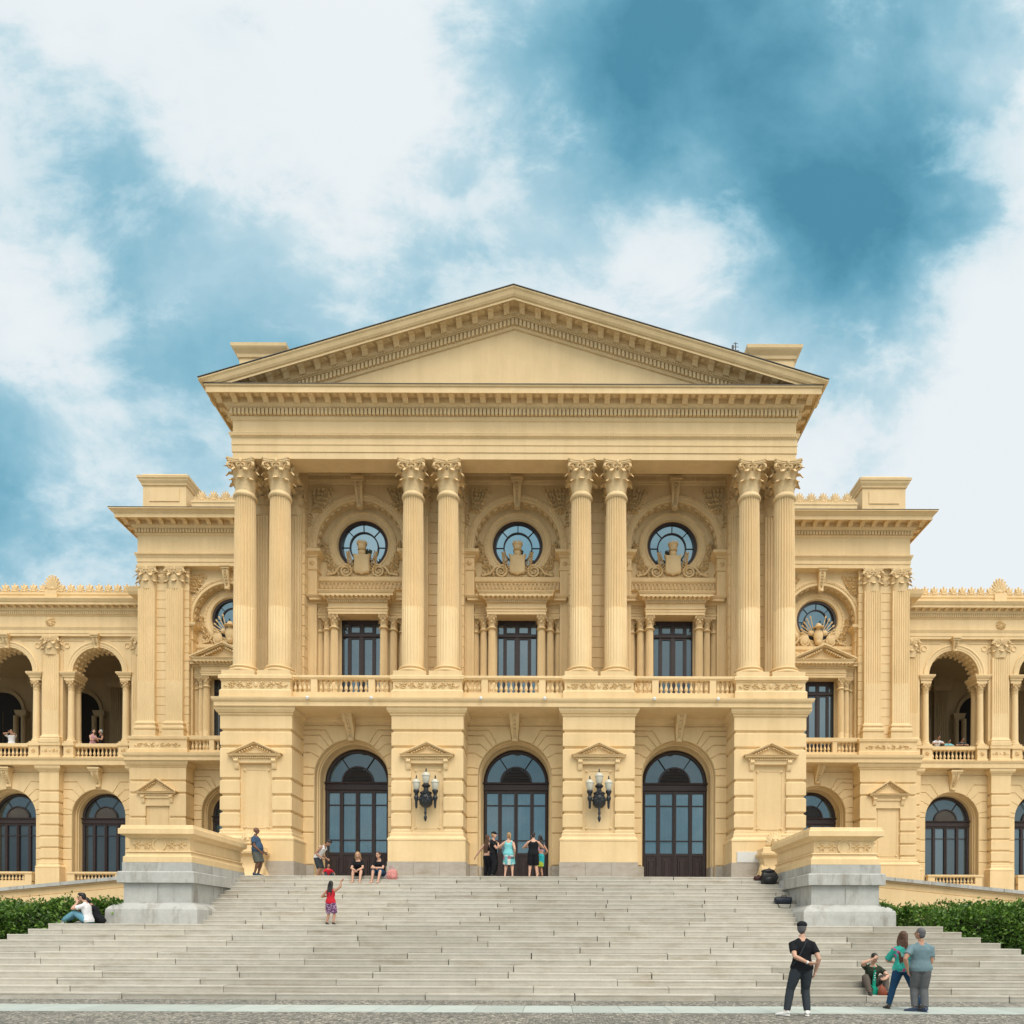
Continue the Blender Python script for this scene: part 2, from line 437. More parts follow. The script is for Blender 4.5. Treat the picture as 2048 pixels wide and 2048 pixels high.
# ------------------------------------------------------------------ ground
RIS, TRD, Y1, GAP = .151, .305, 16.93, 1.90
def step_y(k): return Y1 + (k - 1) * TRD + (GAP if k > 12 else 0)
Z0 = 24 * RIS                                      # landing in front of the doors
Z_MID = 12 * RIS
def cobble():
    m, nt, b = mat_new('mosaic_cobbles')
    pos = N(nt, 'ShaderNodeNewGeometry').outputs['Position']
    v = N(nt, 'ShaderNodeTexVoronoi'); v.inputs['Scale'].default_value = 17; v.inputs['Randomness'].default_value = .75
    nt.links.new(pos, v.inputs['Vector'])
    e = N(nt, 'ShaderNodeTexVoronoi', feature='DISTANCE_TO_EDGE'); e.inputs['Scale'].default_value = 17; e.inputs['Randomness'].default_value = .75
    nt.links.new(pos, e.inputs['Vector'])
    hsv = N(nt, 'ShaderNodeSeparateColor'); nt.links.new(v.outputs['Color'], hsv.inputs[0])
    c = ramp(nt, hsv.outputs[0], [(0, (.12, .125, .115)), (.45, (.26, .265, .24)), (.8, (.40, .39, .35)), (1, (.58, .55, .49))])
    j = ramp(nt, e.outputs['Distance'], [(.03, (.22, .20, .17)), (.12, (1, 1, 1))])
    c = mul(nt, c, j, .9)
    c = mul(nt, c, ramp(nt, nz(nt, pos, .6, 6), [(.3, (.80, .80, .80)), (.7, (1.1, 1.08, 1.04))]))
    nt.links.new(c, b.inputs['Base Color']); b.inputs['Roughness'].default_value = .75
    bump(nt, b, e.outputs['Distance'], .9, .03)
    return m
M['cobble'] = cobble()
M['slab'] = granite('strip_slab', (.38, .44, .425), (.48, .535, .51), (.75, .75, .75), .12, (.85, .85, .82))
g = MB(); g.add([(-220, -160, 0), (220, -160, 0), (220, 320, 0), (-220, 320, 0)], [(0, 1, 2, 3)])
tag(part('ground', g, M['cobble']), kind='structure')
g = MB(); x = -24.0; k = 0
while x < 26:
    g.box(x + .006, x + 1.0 - .006, 14.35, 15.72, -.02, .006); x += 1.0
tag(part('paved_strip', g, M['slab']), kind='structure')
# terrace behind the stairs that carries the museum
g = MB(); g.box(-70, 70, 28.0, 70, -.2, 1.4)
g.box(-11.9, 11.9, 26.3, 41, 1.0, Z0 - .06)
tag(part('terrace', g, M['granite']), kind='structure')

# ------------------------------------------------------------------ the flight of steps
st = thing('stone_staircase', (0, 21, 0), 'wide grey granite staircase rising from the paving to the arched doors', 'staircase')
rs = random.Random(3)
for k in range(1, 25):
    zt = k * RIS; zb = zt - RIS
    yf = step_y(k)
    if k <= 12: e = 12.52 + .35 * (12 - k); yb = step_y(k + 1) + .25 if k < 12 else 23.2
    else: e = 9.72; yb = step_y(k + 1) + .25 if k < 24 else 31.0
    mb = MB(); x = -e; first = rs.uniform(.6, 3.0) if k % 2 else rs.uniform(2.2, 3.6)
    ln = first
    while x < e - .01:
        x2 = min(e, x + ln)
        if e - x2 < .5: x2 = e
        j = .007 + .008 * (rs.random() < .5)
        a, b2 = (x + j if x > -e else x), (x2 - j if x2 < e else x2)
        dz = rs.uniform(-.006, .004); dy = rs.uniform(-.004, .006)
        b = .012; no = .007                         # worn nosing over a set-back riser
        p = [(yf + no + dy, zb + .002), (yf + no + dy, zt - .050 + dz), (yf + dy, zt - .042 + dz), (yf + dy, zt - b + dz), (yf + dy + b, zt + dz), (yb, zt + dz), (yb, zb + .002)]
        mb.extr(p, a, b2)
        x = x2; ln = rs.uniform(3.1, 3.7)
    part('step', mb, M['granite'], st, (0, yf, zb), smooth=False)
    if k <= 12 and k > 1:                           # the lower steps return along both sides
        pass
core = MB()
for k in range(1, 25):
    yf = step_y(k) + .05; e = (12.52 + .35 * (12 - k) if k <= 12 else 9.72) - .03
    core.box(-e, e, yf, (step_y(k + 1) + .3 if k < 24 else 31), -.05, k * RIS - .05)
part('bedding', core, M['joint'], st, smooth=False)

# ------------------------------------------------------------------ relief carving helpers
def spiral(mb, cx, cz, r, turns, y, w, s=1, a0=0.0, n=22, k=5):
    pts = []
    for i in range(n + 1):
        t = i / n; rr = r * (1 - t) ** .8 + .05 * r; a = a0 + s * turns * 2 * math.pi * t
        pts.append((cx + rr * math.cos(a), y, cz + rr * math.sin(a)))
    mb.tube(pts, [w * (1 - .45 * i / n) for i in range(n + 1)], k)
def leaf3(mb, p, ang, L, w, y, t=.02):                # leaf lying on a wall, pointing at ang
    t *= 1.8
    d = Vector((math.cos(ang), 0, math.sin(ang))); q = Vector((-d.z, 0, d.x))
    P = Vector((p[0], y, p[1]))
    mid = [P, P + d * L * .35 + Vector((0, -t, 0)), P + d * L * .75 + Vector((0, -t * .8, 0)), P + d * L]
    l = [P + d * L * .3 + q * w * .5, P + d * L * .7 + q * w * .42]; r = [P + d * L * .3 - q * w * .5, P + d * L * .7 - q * w * .42]
    mb.add(mid + l + r, [(0, 1, 4), (1, 2, 5, 4), (2, 3, 5), (0, 6, 1), (1, 6, 7, 2), (2, 7, 3)])
def rinceau(mb, cx, cz, w, h, y, n=3):                # a band of scrolling foliage, mirrored about the middle
    for s in (1, -1):
        step = (w / 2) / (n + .3)
        for i in range(n):
            x = cx + s * step * (i + .75); up = 1 if i % 2 == 0 else -1
            spiral(mb, x, cz + up * h * .02, h * .36, 1.4, y, h * .07, s * up, math.pi * (0 if s < 0 else 1) + .5 * s)
            for q in range(4):
                leaf3(mb, (x, cz), q * 1.57 + .6 + i, h * .42, h * .2, y, h * .1)
            leaf3(mb, (x + s * step * .4, cz - up * h * .25), (0.5 * up if s > 0 else math.pi - .5 * up), h * .5, h * .22, y, h * .1)
    mb.ell((cx, y, cz), (h * .22, h * .12, h * .3), 10, 6)
def rosette(mb, cx, cz, r, y, n=8):
    for i in range(n): leaf3(mb, (cx, cz), 2 * math.pi * i / n, r, r * .6, y, r * .25)
    mb.ell((cx, y, cz), (r * .3, r * .25, r * .3), 8, 6)
def sprig(mb, x0, z0, x1, z1, r, y, n, seed=0):       # a carved branch of leaves
    rr = random.Random(seed); a = math.atan2(z1 - z0, x1 - x0)
    mb.tube([(x0, y, z0), (x1, y, z1)], r * .12, 5)
    for i in range(n):
        t = (i + .5) / n; s = 1 if i % 2 else -1
        leaf3(mb, (x0 + (x1 - x0) * t, z0 + (z1 - z0) * t), a + s * rr.uniform(.5, 1.1), r * rr.uniform(.8, 1.2) * (1.1 - .5 * t), r * .42, y - .01, r * .36)

# ------------------------------------------------------------------ pedestals beside the upper flight
for s in (1, -1):
    ped = thing('stair_pedestal', (s * 10.67, 24.2, Z_MID),
                ('right hand' if s > 0 else 'left hand') + ' stair pedestal of grey granite with a yellow carved cap', 'pedestal', 'pedestals flanking the stairs')
    ya, yb = 22.5, 26.3
    x0, x1 = 9.62, 11.72
    mb = MB(); mb.rect(x0, x1, ya, yb + .25, [(Z_MID, .36), (2.18, .36), (2.28, .35), (2.36, .29), (2.43, .19), (2.46, .11), (2.49, .03), (2.51, .03)])
    for a, b in ((x0, 10.66), (10.672, x1)):
        mb.rect(a, b, ya, 24.0, [(2.512, 0), (3.095, 0)]); mb.rect(a, b, 24.012, yb, [(2.512, 0), (3.095, 0)])
    part('granite_base', mb if s > 0 else mb.mirrored(), M['granite_blue'], ped, smooth=False)
    mb = MB()
    mb.rect(x0, x1, ya, 24.6, [(3.10, .0), (3.105, .11), (3.11, .14), (3.43, .14), (3.465, .11), (3.47, .02)]); mb.box(x0 - .14, x1 + .14, 24.61, yb, 3.11, 3.43)
    mb.rect(x0, x1, ya, 23.8, [(3.47, .035), (3.745, .035)]); mb.box(x0 - .035, x1 + .035, 23.81, yb, 3.435, 3.745)
    part('granite_cap', mb if s > 0 else mb.mirrored(), M['granite_blue'], ped, smooth=False)
    mb = MB()
    mb.rect(x0, x1, ya, yb, [(3.75, .02), (3.92, .02), (3.96, -.03), (4.0, -.05), (4.07, -.06), (4.075, -.02), (4.11, -.03), (4.13, -.11), (4.49, -.11), (4.51, -.07), (4.57, -.02), (4.60, .06), (4.62, .12), (4.78, .12), (4.80, .08), (4.90, .05)])
    part('painted_cap', mb if s > 0 else mb.mirrored(), M['wall'], ped, smooth=False)
    mb = MB(); cz = 4.31; yy = ya + .105; cx = 10.67 * s
    mb.sweep(cx, cz, [(.175, yy), (.18, yy - .035), (.205, yy - .04), (.22, yy - .03), (.225, yy)], a0=0, a1=2 * math.pi, n=32)
    for q in (1, -1):
        for i in range(2):
            xx = cx + q * (.39 + .30 * i)
            spiral(mb, xx, cz, .11, 1.3, yy, .02, q, 0, 18)
            for j in range(6): leaf3(mb, (xx, cz), j * 1.05 + i, .16, .075, yy, .03)
        for zz in (cz - .17, cz + .17): mb.box(cx + q * .56 - .31, cx + q * .56 + .31, yy - .008, yy + .02, zz - .008, zz + .008)
        for xx in (cx + q * .26, cx + q * .87): mb.box(xx - .008, xx + .008, yy - .008, yy + .02, cz - .16, cz + .16)
    xs = s * (x0 + .11)
    a, b = (xs - .012, xs + .02) if s > 0 else (xs - .02, xs + .012)
    mb.box(a, b, ya + .4, yb - .1, 4.46, 4.475); mb.box(a, b, ya + .4, yb - .1, 4.16, 4.175); mb.box(a, b, ya + .4, ya + .415, 4.175, 4.46)
    part('carved_relief', mb, M['carve'], ped)

# ------------------------------------------------------------------ sloping ramp walls and beds
for s in (1, -1):
    side = 'right' if s > 0 else 'left'
    w = thing('ramp_wall', (s * 16, 30, 1.4), 'yellow sloping ramp wall with grey coping behind the ' + side + ' hedge', 'wall', 'ramp walls beside the museum')
    sl = .098
    def zt(x): return 4.40 - sl * (abs(x) - 11.0)
    mb = MB(); X0, X1 = 11.2, 40.0
    def slab(y0, y1, za, zb):
        vs = [(x, y, zz) for x in (X0, X1) for y, zz in ((y0, zt(x) + za), (y1, zt(x) + za), (y1, zt(x) + zb), (y0, zt(x) + zb))]
        return vs, [(0, 1, 2, 3), (7, 6, 5, 4), (0, 4, 5, 1), (1, 5, 6, 2), (2, 6, 7, 3), (3, 7, 4, 0)]
    for (y0, y1, za, zb) in ((30.03, 30.5, -.44, -.14), (29.94, 30.5, -3.2, -.475), (30.06, 30.48, -1.0, -.2)):
        mb.add(*slab(y0, y1, za, zb))
    mb.add(*slab(29.97, 30.0, -.20, -.14))
    part('painted_wall', mb if s > 0 else mb.mirrored(), M['wall'], w, smooth=False)
    mb = MB(); xx = X0
    while xx < 39:
        vs = [(x, y, zt(x) + zz) for x in (xx + .008, xx + 1.49) for y, zz in ((29.86, -.138), (30.6, -.138), (30.6, 0), (29.86, 0))]
        mb.add(vs, [(0, 1, 2, 3), (7, 6, 5, 4), (0, 4, 5, 1), (1, 5, 6, 2), (2, 6, 7, 3), (3, 7, 4, 0)]); xx += 1.5
    part('coping', mb if s > 0 else mb.mirrored(), M['granite_blue'], w, smooth=False)
    pl = thing('round_planter', (s * 19.3, 25.6, 0), 'round terracotta planter rim behind the far ' + side + ' end of the hedge', 'planter', 'round planters')
    mb = MB(); mb.lathe(s * 19.3, 25.6, [(1.55, 0), (1.55, 2.34), (1.62, 2.38), (1.62, 2.54), (1.5, 2.56)], 48)
    part('rim', mb, M['terracotta'], pl)
    mb = MB(); mb.lathe(s * 19.3, 25.6, [(1.48, 2.3), (1.48, 2.575), (.2, 2.66)], 40)
    part('gravel_bed', mb, M['soil'], pl)

def leaf_mat():
    m, nt, b = mat_new('hedge_leaf')
    g = N(nt, 'ShaderNodeNewGeometry')
    c = ramp(nt, g.outputs['Random Per Island'], [(0, (.04, .095, .013)), (.45, (.08, .17, .023)), (.8, (.14, .27, .04)), (1, (.24, .36, .08))])
    pos = g.outputs['Position']
    c = mul(nt, c, ramp(nt, nz(nt, pos, 1.4, 3), [(.3, (.62, .70, .7)), (.7, (1.2, 1.15, 1.0))]))
    nt.links.new(c, b.inputs['Base Color']); b.inputs['Roughness'].default_value = .38; b.inputs['Specular IOR Level'].default_value = .5
    tr = N(nt, 'ShaderNodeBsdfTranslucent'); nt.links.new(mul(nt, c, (1.3, 1.4, .7)), tr.inputs['Color'])
    mx = N(nt, 'ShaderNodeMixShader'); mx.inputs['Fac'].default_value = .18
    nt.links.new(b.outputs[0], mx.inputs[1]); nt.links.new(tr.outputs[0], mx.inputs[2]); nt.links.new(mx.outputs[0], nt.nodes['Material Output'].inputs['Surface'])
    return m
M['leaf'] = leaf_mat(); M['twig'] = plain('hedge_twigs', (.03, .028, .015), .9)
for s in (1, -1):
    h = thing('shrub_hedge', (s * 15.5, 22.3, 0), 'glossy dark green shrub bed beside the ' + ('right' if s > 0 else 'left') + ' end of the stairs', 'hedge', 'hedges beside the stairs')
    rr = random.Random(20 + s)
    XA, XB, YA, YB = 11.75, 22.0, 20.75, 24.6
    def top(x, y):
        base = 2.30 + .10 * math.sin(x * 1.7 + s) + .09 * math.sin(x * 3.9 + y * 2 + s * 2) + .07 * math.sin(x * 7.3 - y)
        return base + .11 * (y - YA) * (1 if s > 0 else .9) * .5
    mb = MB(); core = MB()
    nx = 26
    vs = []; fs = []
    for i in range(nx + 1):
        x = 12.75 + (XB - 12.75 - .3) * i / nx
        vs += [(x, YA + .22, -.1), (x, YA + .22, top(x, YA) - .32), (x, YB - .2, top(x, YB) - .32), (x, YB - .2, -.1)]
    for i in range(nx):
        for j in range(3): a = i * 4 + j; fs.append((a, a + 4, a + 5, a + 1))
    fs += [(0, 1, 2, 3), (nx * 4 + 3, nx * 4 + 2, nx * 4 + 1, nx * 4)]
    core.add(vs, fs)
    for i in range(30000):
        x = rr.uniform(XA, XB)
        if rr.random() < .52:                    # front face
            z = rr.uniform(.3, 1) ; y = YA + (1.65 if x < 12.62 else 0) + rr.gauss(.10, .10) + .12 * math.sin(x * 2.6 + z * 5) * .8
            zz = z * (top(x, y))
        else:                                    # top
            y = YA + (YB - YA) * rr.random() ** 1.3; zz = top(x, y) + rr.gauss(-.10, .08)
            if x < 12.62: y = max(y, YA + 1.65)
        if i % 14 == 0:                          # the short side that turns towards the pedestal
            x = 12.60 + rr.gauss(0, .09); y = rr.uniform(YA, YA + 1.8); zz = rr.random() * top(x, y)
        if rr.random() < .012: zz += rr.uniform(0, .16)
        L = rr.uniform(.08, .15); wd = L * rr.uniform(.42, .6)
        d = Vector((rr.gauss(0, 1), rr.gauss(-.5, .8), rr.gauss(.45, .7))).normalized()
        q = d.cross(Vector((rr.gauss(0, 1), rr.gauss(0, 1), rr.gauss(0, 1)))).normalized(); u = d.cross(q)
        P = Vector((x, y, zz))
        mb.add([P, P + d * L * .5 + q * wd * .5 + u * .012, P + d * L, P + d * L * .5 - q * wd * .5 + u * .012], [(0, 1, 2), (0, 2, 3)])
    part('foliage', mb if s > 0 else mb.mirrored(), M['leaf'], h, smooth=False)
    part('branches', core if s > 0 else core.mirrored(), M['twig'], h, smooth=False)
# ================================================================== the museum
museum = thing('museum_building', (0, 29, Z0), 'long yellow neoclassical museum with a columned portico and pediment above the stairs', 'building')
YP, YW, YD, YC, YU, YE = 28.8, 30.2, 31.2, 29.4, 31.4, 28.98
BAY, PAIR = 6.81, .71
PIERS = (-1.5 * BAY, -.5 * BAY, .5 * BAY, 1.5 * BAY)
BAYS = (-BAY, 0.0, BAY)
HP = 1.43

def vprism(mb, pts, z0, z1):
    n = len(pts); vs = [(x, y, z0) for x, y in pts] + [(x, y, z1) for x, y in pts]
    mb.add(vs, [(i, (i + 1) % n, n + (i + 1) % n, n + i) for i in range(n)] + [tuple(range(n))[::-1], tuple(range(n, 2 * n))])
def flute_pilaster(mb, cx, yf, w, p, z0, z1, n=7, g=.035):
    zb = z0 + (z1 - z0) * .30
    for (a, b, gg) in ((z0, zb, g * .3), (zb, z1, g)):
        pts = [(cx - w / 2, yf + p)]; m = w / (n * 1.0 + .6); e = (w - m * n) / 2
        pts.append((cx - w / 2, yf))
        for i in range(n):
            x = cx - w / 2 + e + m * i
            pts += [(x + m * .14, yf), (x + m * .30, yf + gg * .8), (x + m * .5, yf + gg), (x + m * .70, yf + gg * .8), (x + m * .86, yf)]
        pts += [(cx + w / 2, yf), (cx + w / 2, yf + p)]
        vprism(mb, pts, a, b)
def col_shaft(r0, r1, h, nf=24, d=.066):
    mb = MB(); per = 8; n = nf * per; zs = [0, .02 * h, .04 * h, .333 * h, .336 * h, .345 * h, .6 * h, .8 * h, .965 * h, .975 * h, h]
    vs = []; fs = []
    for z in zs:
        t = z / h; r = r0 + (r1 - r0) * (t ** 1.6)
        if z < .03 * h or z > .968 * h: dd = 0.0
        elif z < .334 * h: dd = d * .34
        else: dd = d
        for i in range(n):
            q = (i % per) / per; a = 2 * math.pi * (i + .5) / n
            k = 0 if q < .2 else math.sin(math.pi * (q - .12) / .88)
            rr = r - dd * max(0, k)
            vs.append((rr * math.cos(a), rr * math.sin(a), z))
    for j in range(len(zs) - 1):
        for i in range(n):
            a = j * n + i; b = j * n + (i + 1) % n; fs.append((a, b, b + n, a + n))
    mb.add(vs, fs)
    # astragal
    mb.lathe(0, 0, [(r1, .968 * h), (r1 + .05, .972 * h), (r1 + .07, .980 * h), (r1 + .05, .988 * h), (r1 + .02, .992 * h), (r1, h)], 32, False)
    return mb
def acanthus(mb, ang, r, z0, hh, w, curl, rows=8):
    ca, sa = math.cos(ang), math.sin(ang); vs = []; fs = []
    for j in range(rows + 1):
        t = j / rows
        if t < .62: q = t / .62; rho = r + curl * .22 * q * q; z = z0 + hh * .88 * q
        else:
            q = (t - .62) / .38; a = q * math.pi * .92
            rho = r + curl * (.22 + .42 * (1 - math.cos(a))); z = z0 + hh * (.88 + .12 * math.sin(a) - .16 * q * q)
        ww = w * (.62 + .55 * math.sin(math.pi * min(1, t * 1.05)) ) * (1.0 if j % 2 else .74) * (1 - .45 * max(0, (t - .7) / .3))
        for i, (x, dr) in enumerate(((-.5, -.05), (-.27, .015), (0, .06), (.27, .015), (.5, -.05))):
            rr = rho + dr * w; tx = x * ww
            vs.append((rr * ca - tx * sa, rr * sa + tx * ca, z))
    for j in range(rows):
        for i in range(4): a = j * 5 + i; fs.append((a, a + 1, a + 6, a + 5))
    mb.add(vs, fs)
def capital_mb(r, h, a, lo=False):
    mb = MB()
    mb.lathe(0, 0, [(r * .97, 0), (r * .88, .08 * h), (r * .86, .45 * h), (r * .93, .70 * h), (r * 1.22, .86 * h)], 24)
    nl = 8
    for i in range(nl):
        acanthus(mb, 2 * math.pi * (i + 0) / nl, r * .93, .0, .38 * h, r * .98, r * .66, 6 if lo else 8)
    for i in range(nl):
        acanthus(mb, 2 * math.pi * (i + .5) / nl, r * .92, .05 * h, .62 * h, r * .92, r * .86, 6 if lo else 8)
    for i in range(4):                     # corner volutes and inner helices
        A = math.pi / 4 + i * math.pi / 2; d = Vector((math.cos(A), math.sin(A), 0)); t = Vector((-d.y, d.x, 0))
        for s in (1, -1):
            pts = []; c = d * (a * 1.16) + Vector((0, 0, .76 * h))
            pts.append(d * r * .95 + t * s * r * .38 + Vector((0, 0, .48 * h)))
            pts.append(d * r * 1.12 + t * s * r * .22 + Vector((0, 0, .68 * h)))
            for q in range(13):
                f = q / 12; an = math.pi * .62 - f * 2 * math.pi * 1.25; rr = .115 * h * (1 - .75 * f)
                pts.append(c + d * rr * math.cos(an) + Vector((0, 0, rr * math.sin(an))) + t * s * .02 * h)
            mb.tube(pts, [r * .075] * 2 + [r * (.10 - .055 * q / 12) for q in range(13)], 5)
        acanthus(mb, A, r * .98, .40 * h, .36 * h, r * .62, r * 1.15, 6)
        B = i * math.pi / 2; d2 = Vector((math.cos(B), math.sin(B), 0)); t2 = Vector((-d2.y, d2.x, 0))
        for s in (1, -1):
            pts = [d2 * r * .96 + t2 * s * r * .5 + Vector((0, 0, .5 * h))]
            c = d2 * r * 1.22 + t2 * s * r * .22 + Vector((0, 0, .76 * h))
            for q in range(9):
                f = q / 8; an = math.pi * .9 - f * 2 * math.pi; rr = .085 * h * (1 - .7 * f)
                pts.append(c + t2 * s * -rr * math.cos(an) * -1 + Vector((0, 0, rr * math.sin(an))))
            mb.tube(pts, [r * .06] + [r * .07] * 9, 4)
        mb.ell(tuple(d2 * (a * .93) + Vector((0, 0, .90 * h))), (r * .16, r * .16, .085 * h), 8, 6)
    for (z0, z1, k) in ((.865 * h, .90 * h, .94), (.90 * h, .955 * h, 1.0), (.955 * h, h, 1.05)):
        pts = []
        for i in range(4):
            A = math.pi / 4 + i * math.pi / 2
            cor = Vector((math.cos(A), math.sin(A))) * a * 1.36 * k; tt = Vector((-math.sin(A), math.cos(A)))
            p0 = cor - tt * a * .10; p1 = cor + tt * a * .10
            A2 = A + math.pi / 2; n2 = Vector((math.cos(A2), math.sin(A2))) * a * 1.36 * k; q0 = n2 - Vector((-math.sin(A2), math.cos(A2))) * a * .10
            pts += [tuple(p0), tuple(p1)]
            mid = Vector((math.cos(A + math.pi / 4), math.sin(A + math.pi / 4))) * a * .80 * k
            for f in (.2, .4, .6, .8):
                b = (1 - f) ** 2 * p1 + 2 * f * (1 - f) * (2 * mid - (p1 + q0) / 2) + f * f * q0
                pts.append((b.x, b.y))
        vprism(mb, pts, z0, z1)
    return mb
def base_mb(r, h, hw):
    mb = MB(); pz = .40 * h
    mb.box(-hw, hw, -hw, hw, 0, pz)
    q = (h - pz)
    mb.lathe(0, 0, [(hw * .86, pz), (hw * .97, pz + q * .12), (hw * .985, pz + q * .25), (hw * .95, pz + q * .38), (hw * .86, pz + q * .44), (hw * .80, pz + q * .52), (hw * .80, pz + q * .62),
                    (hw * .86, pz + q * .68), (hw * .88, pz + q * .78), (hw * .85, pz + q * .88), (r * 1.08, pz + q * .92), (r, h)], 40)
    return mb
def dentils(mb, x0, x1, yf, dep, z0, z1, pitch, fill=.70):
    n = max(1, int(round((x1 - x0) / pitch))); p = (x1 - x0) / n
    for i in range(n): mb.box(x0 + p * (i + .5 - fill / 2), x0 + p * (i + .5 + fill / 2), yf - dep, yf + .02, z0, z1)
def dentils_y(mb, y0, y1, xf, sgn, dep, z0, z1, pitch, fill=.70):
    n = max(1, int(round((y1 - y0) / pitch))); p = (y1 - y0) / n
    for i in range(n):
        a, b = (xf - .02, xf + dep) if sgn > 0 else (xf - dep, xf + .02)
        mb.box(a, b, y0 + p * (i + .5 - fill / 2), y0 + p * (i + .5 + fill / 2), z0, z1)
def modillion(mb, cx, y0, y1, w, h, zt):       # scrolled bracket under a corona, y0 = front
    d = y1 - y0
    prof = [(y0, zt), (y0, zt - h * .30), (y0 + d * .06, zt - h * .46), (y0 + d * .22, zt - h * .52), (y0 + d * .45, zt - h * .50), (y0 + d * .68, zt - h * .72), (y0 + d * .84, zt - h), (y0 + d * .97, zt - h), (y1, zt - h * .8), (y1, zt)]
    mb.extr(prof, cx - w / 2, cx + w / 2)
    mb.box(cx - w * .62, cx + w * .62, y0 - .025, y1, zt - .035, zt - .001)
def modillion_x(mb, cy, x0, x1, w, h, zt):     # the same along a side, x0 = outer end
    t = MB(); modillion(t, 0, 0, abs(x1 - x0), w, h, zt); s = 1 if x1 > x0 else -1
    mb.add([(x0 + s * y, cy + x, z) for x, y, z in t.v], t.f)
def console(mb, cx, zt, zb, w0, w1, yf, d0, d1):     # hanging keystone bracket against a wall at yf
    n = 14; H = zt - zb; prof = []
    for i in range(n + 1):
        t = i / n; z = zt - H * t
        d = d0 * (1 - t) ** 1.15 + d1 * t + .10 * d0 * math.sin(t * 2 * math.pi)
        prof.append((yf - d, z, w0 + (w1 - w0) * min(1, t * 1.1)))
    vs = []; fs = []
    for y, z, w in prof: vs += [(cx - w / 2, yf + .05, z), (cx - w / 2, y, z), (cx - w / 6, y - .02, z), (cx - w / 6, y + .02, z), (cx + w / 6, y + .02, z), (cx + w / 6, y - .02, z), (cx + w / 2, y, z), (cx + w / 2, yf + .05, z)]
    for i in range(n):
        for j in range(7): a = i * 8 + j; fs.append((a, a + 1, a + 9, a + 8))
    fs += [tuple(range(8)), tuple(n * 8 + j for j in range(8))[::-1]]
    mb.add(vs, fs)
    mb.box(cx - w0 * .62, cx + w0 * .62, yf - d0 - .06, yf + .02, zt + .002, zt + .10); mb.box(cx - w0 * .72, cx + w0 * .72, yf - d0 - .12, yf + .02, zt + .10, zt + .20)
    for i in range(5): mb.ell((cx, yf - d0 * (1 - .16 * i) * .98, zt - H * (.10 + .14 * i)), (w0 * .13, .05, H * .06), 8, 5)
    mb.lathe(cx, yf - d1 * .6, [(w1 * .5, zb - .03), (w1 * .55, zb + .04), (w1 * .5, zb + .10)], 10)

def wall_profile(z0, joints, z1, o=0.0, notch=.075, ch=.055, fl=.022):
    pr = [(z0, o)]
    for j in joints:
        if j <= z0 + .12 or j >= z1 - .12: continue
        pr += [(j - fl - ch, o), (j - fl, o - notch), (j + fl, o - notch), (j + fl + ch, o)]
    pr.append((z1, o)); return pr
JZ = [V(v, YP) for v in (1627, 1563.5, 1533.2, 1502, 1471.7, 1441.1, 1410.8, 1380)]
ZT_PIER = V(1352.3, YP); ZSLAB0, ZSLAB1 = V(1334, 28.55), V(1317, 28.55)
ZBASE = V(1571.5, YP); ZGR = V(1627, YP); ZPL = V(1588, YP)

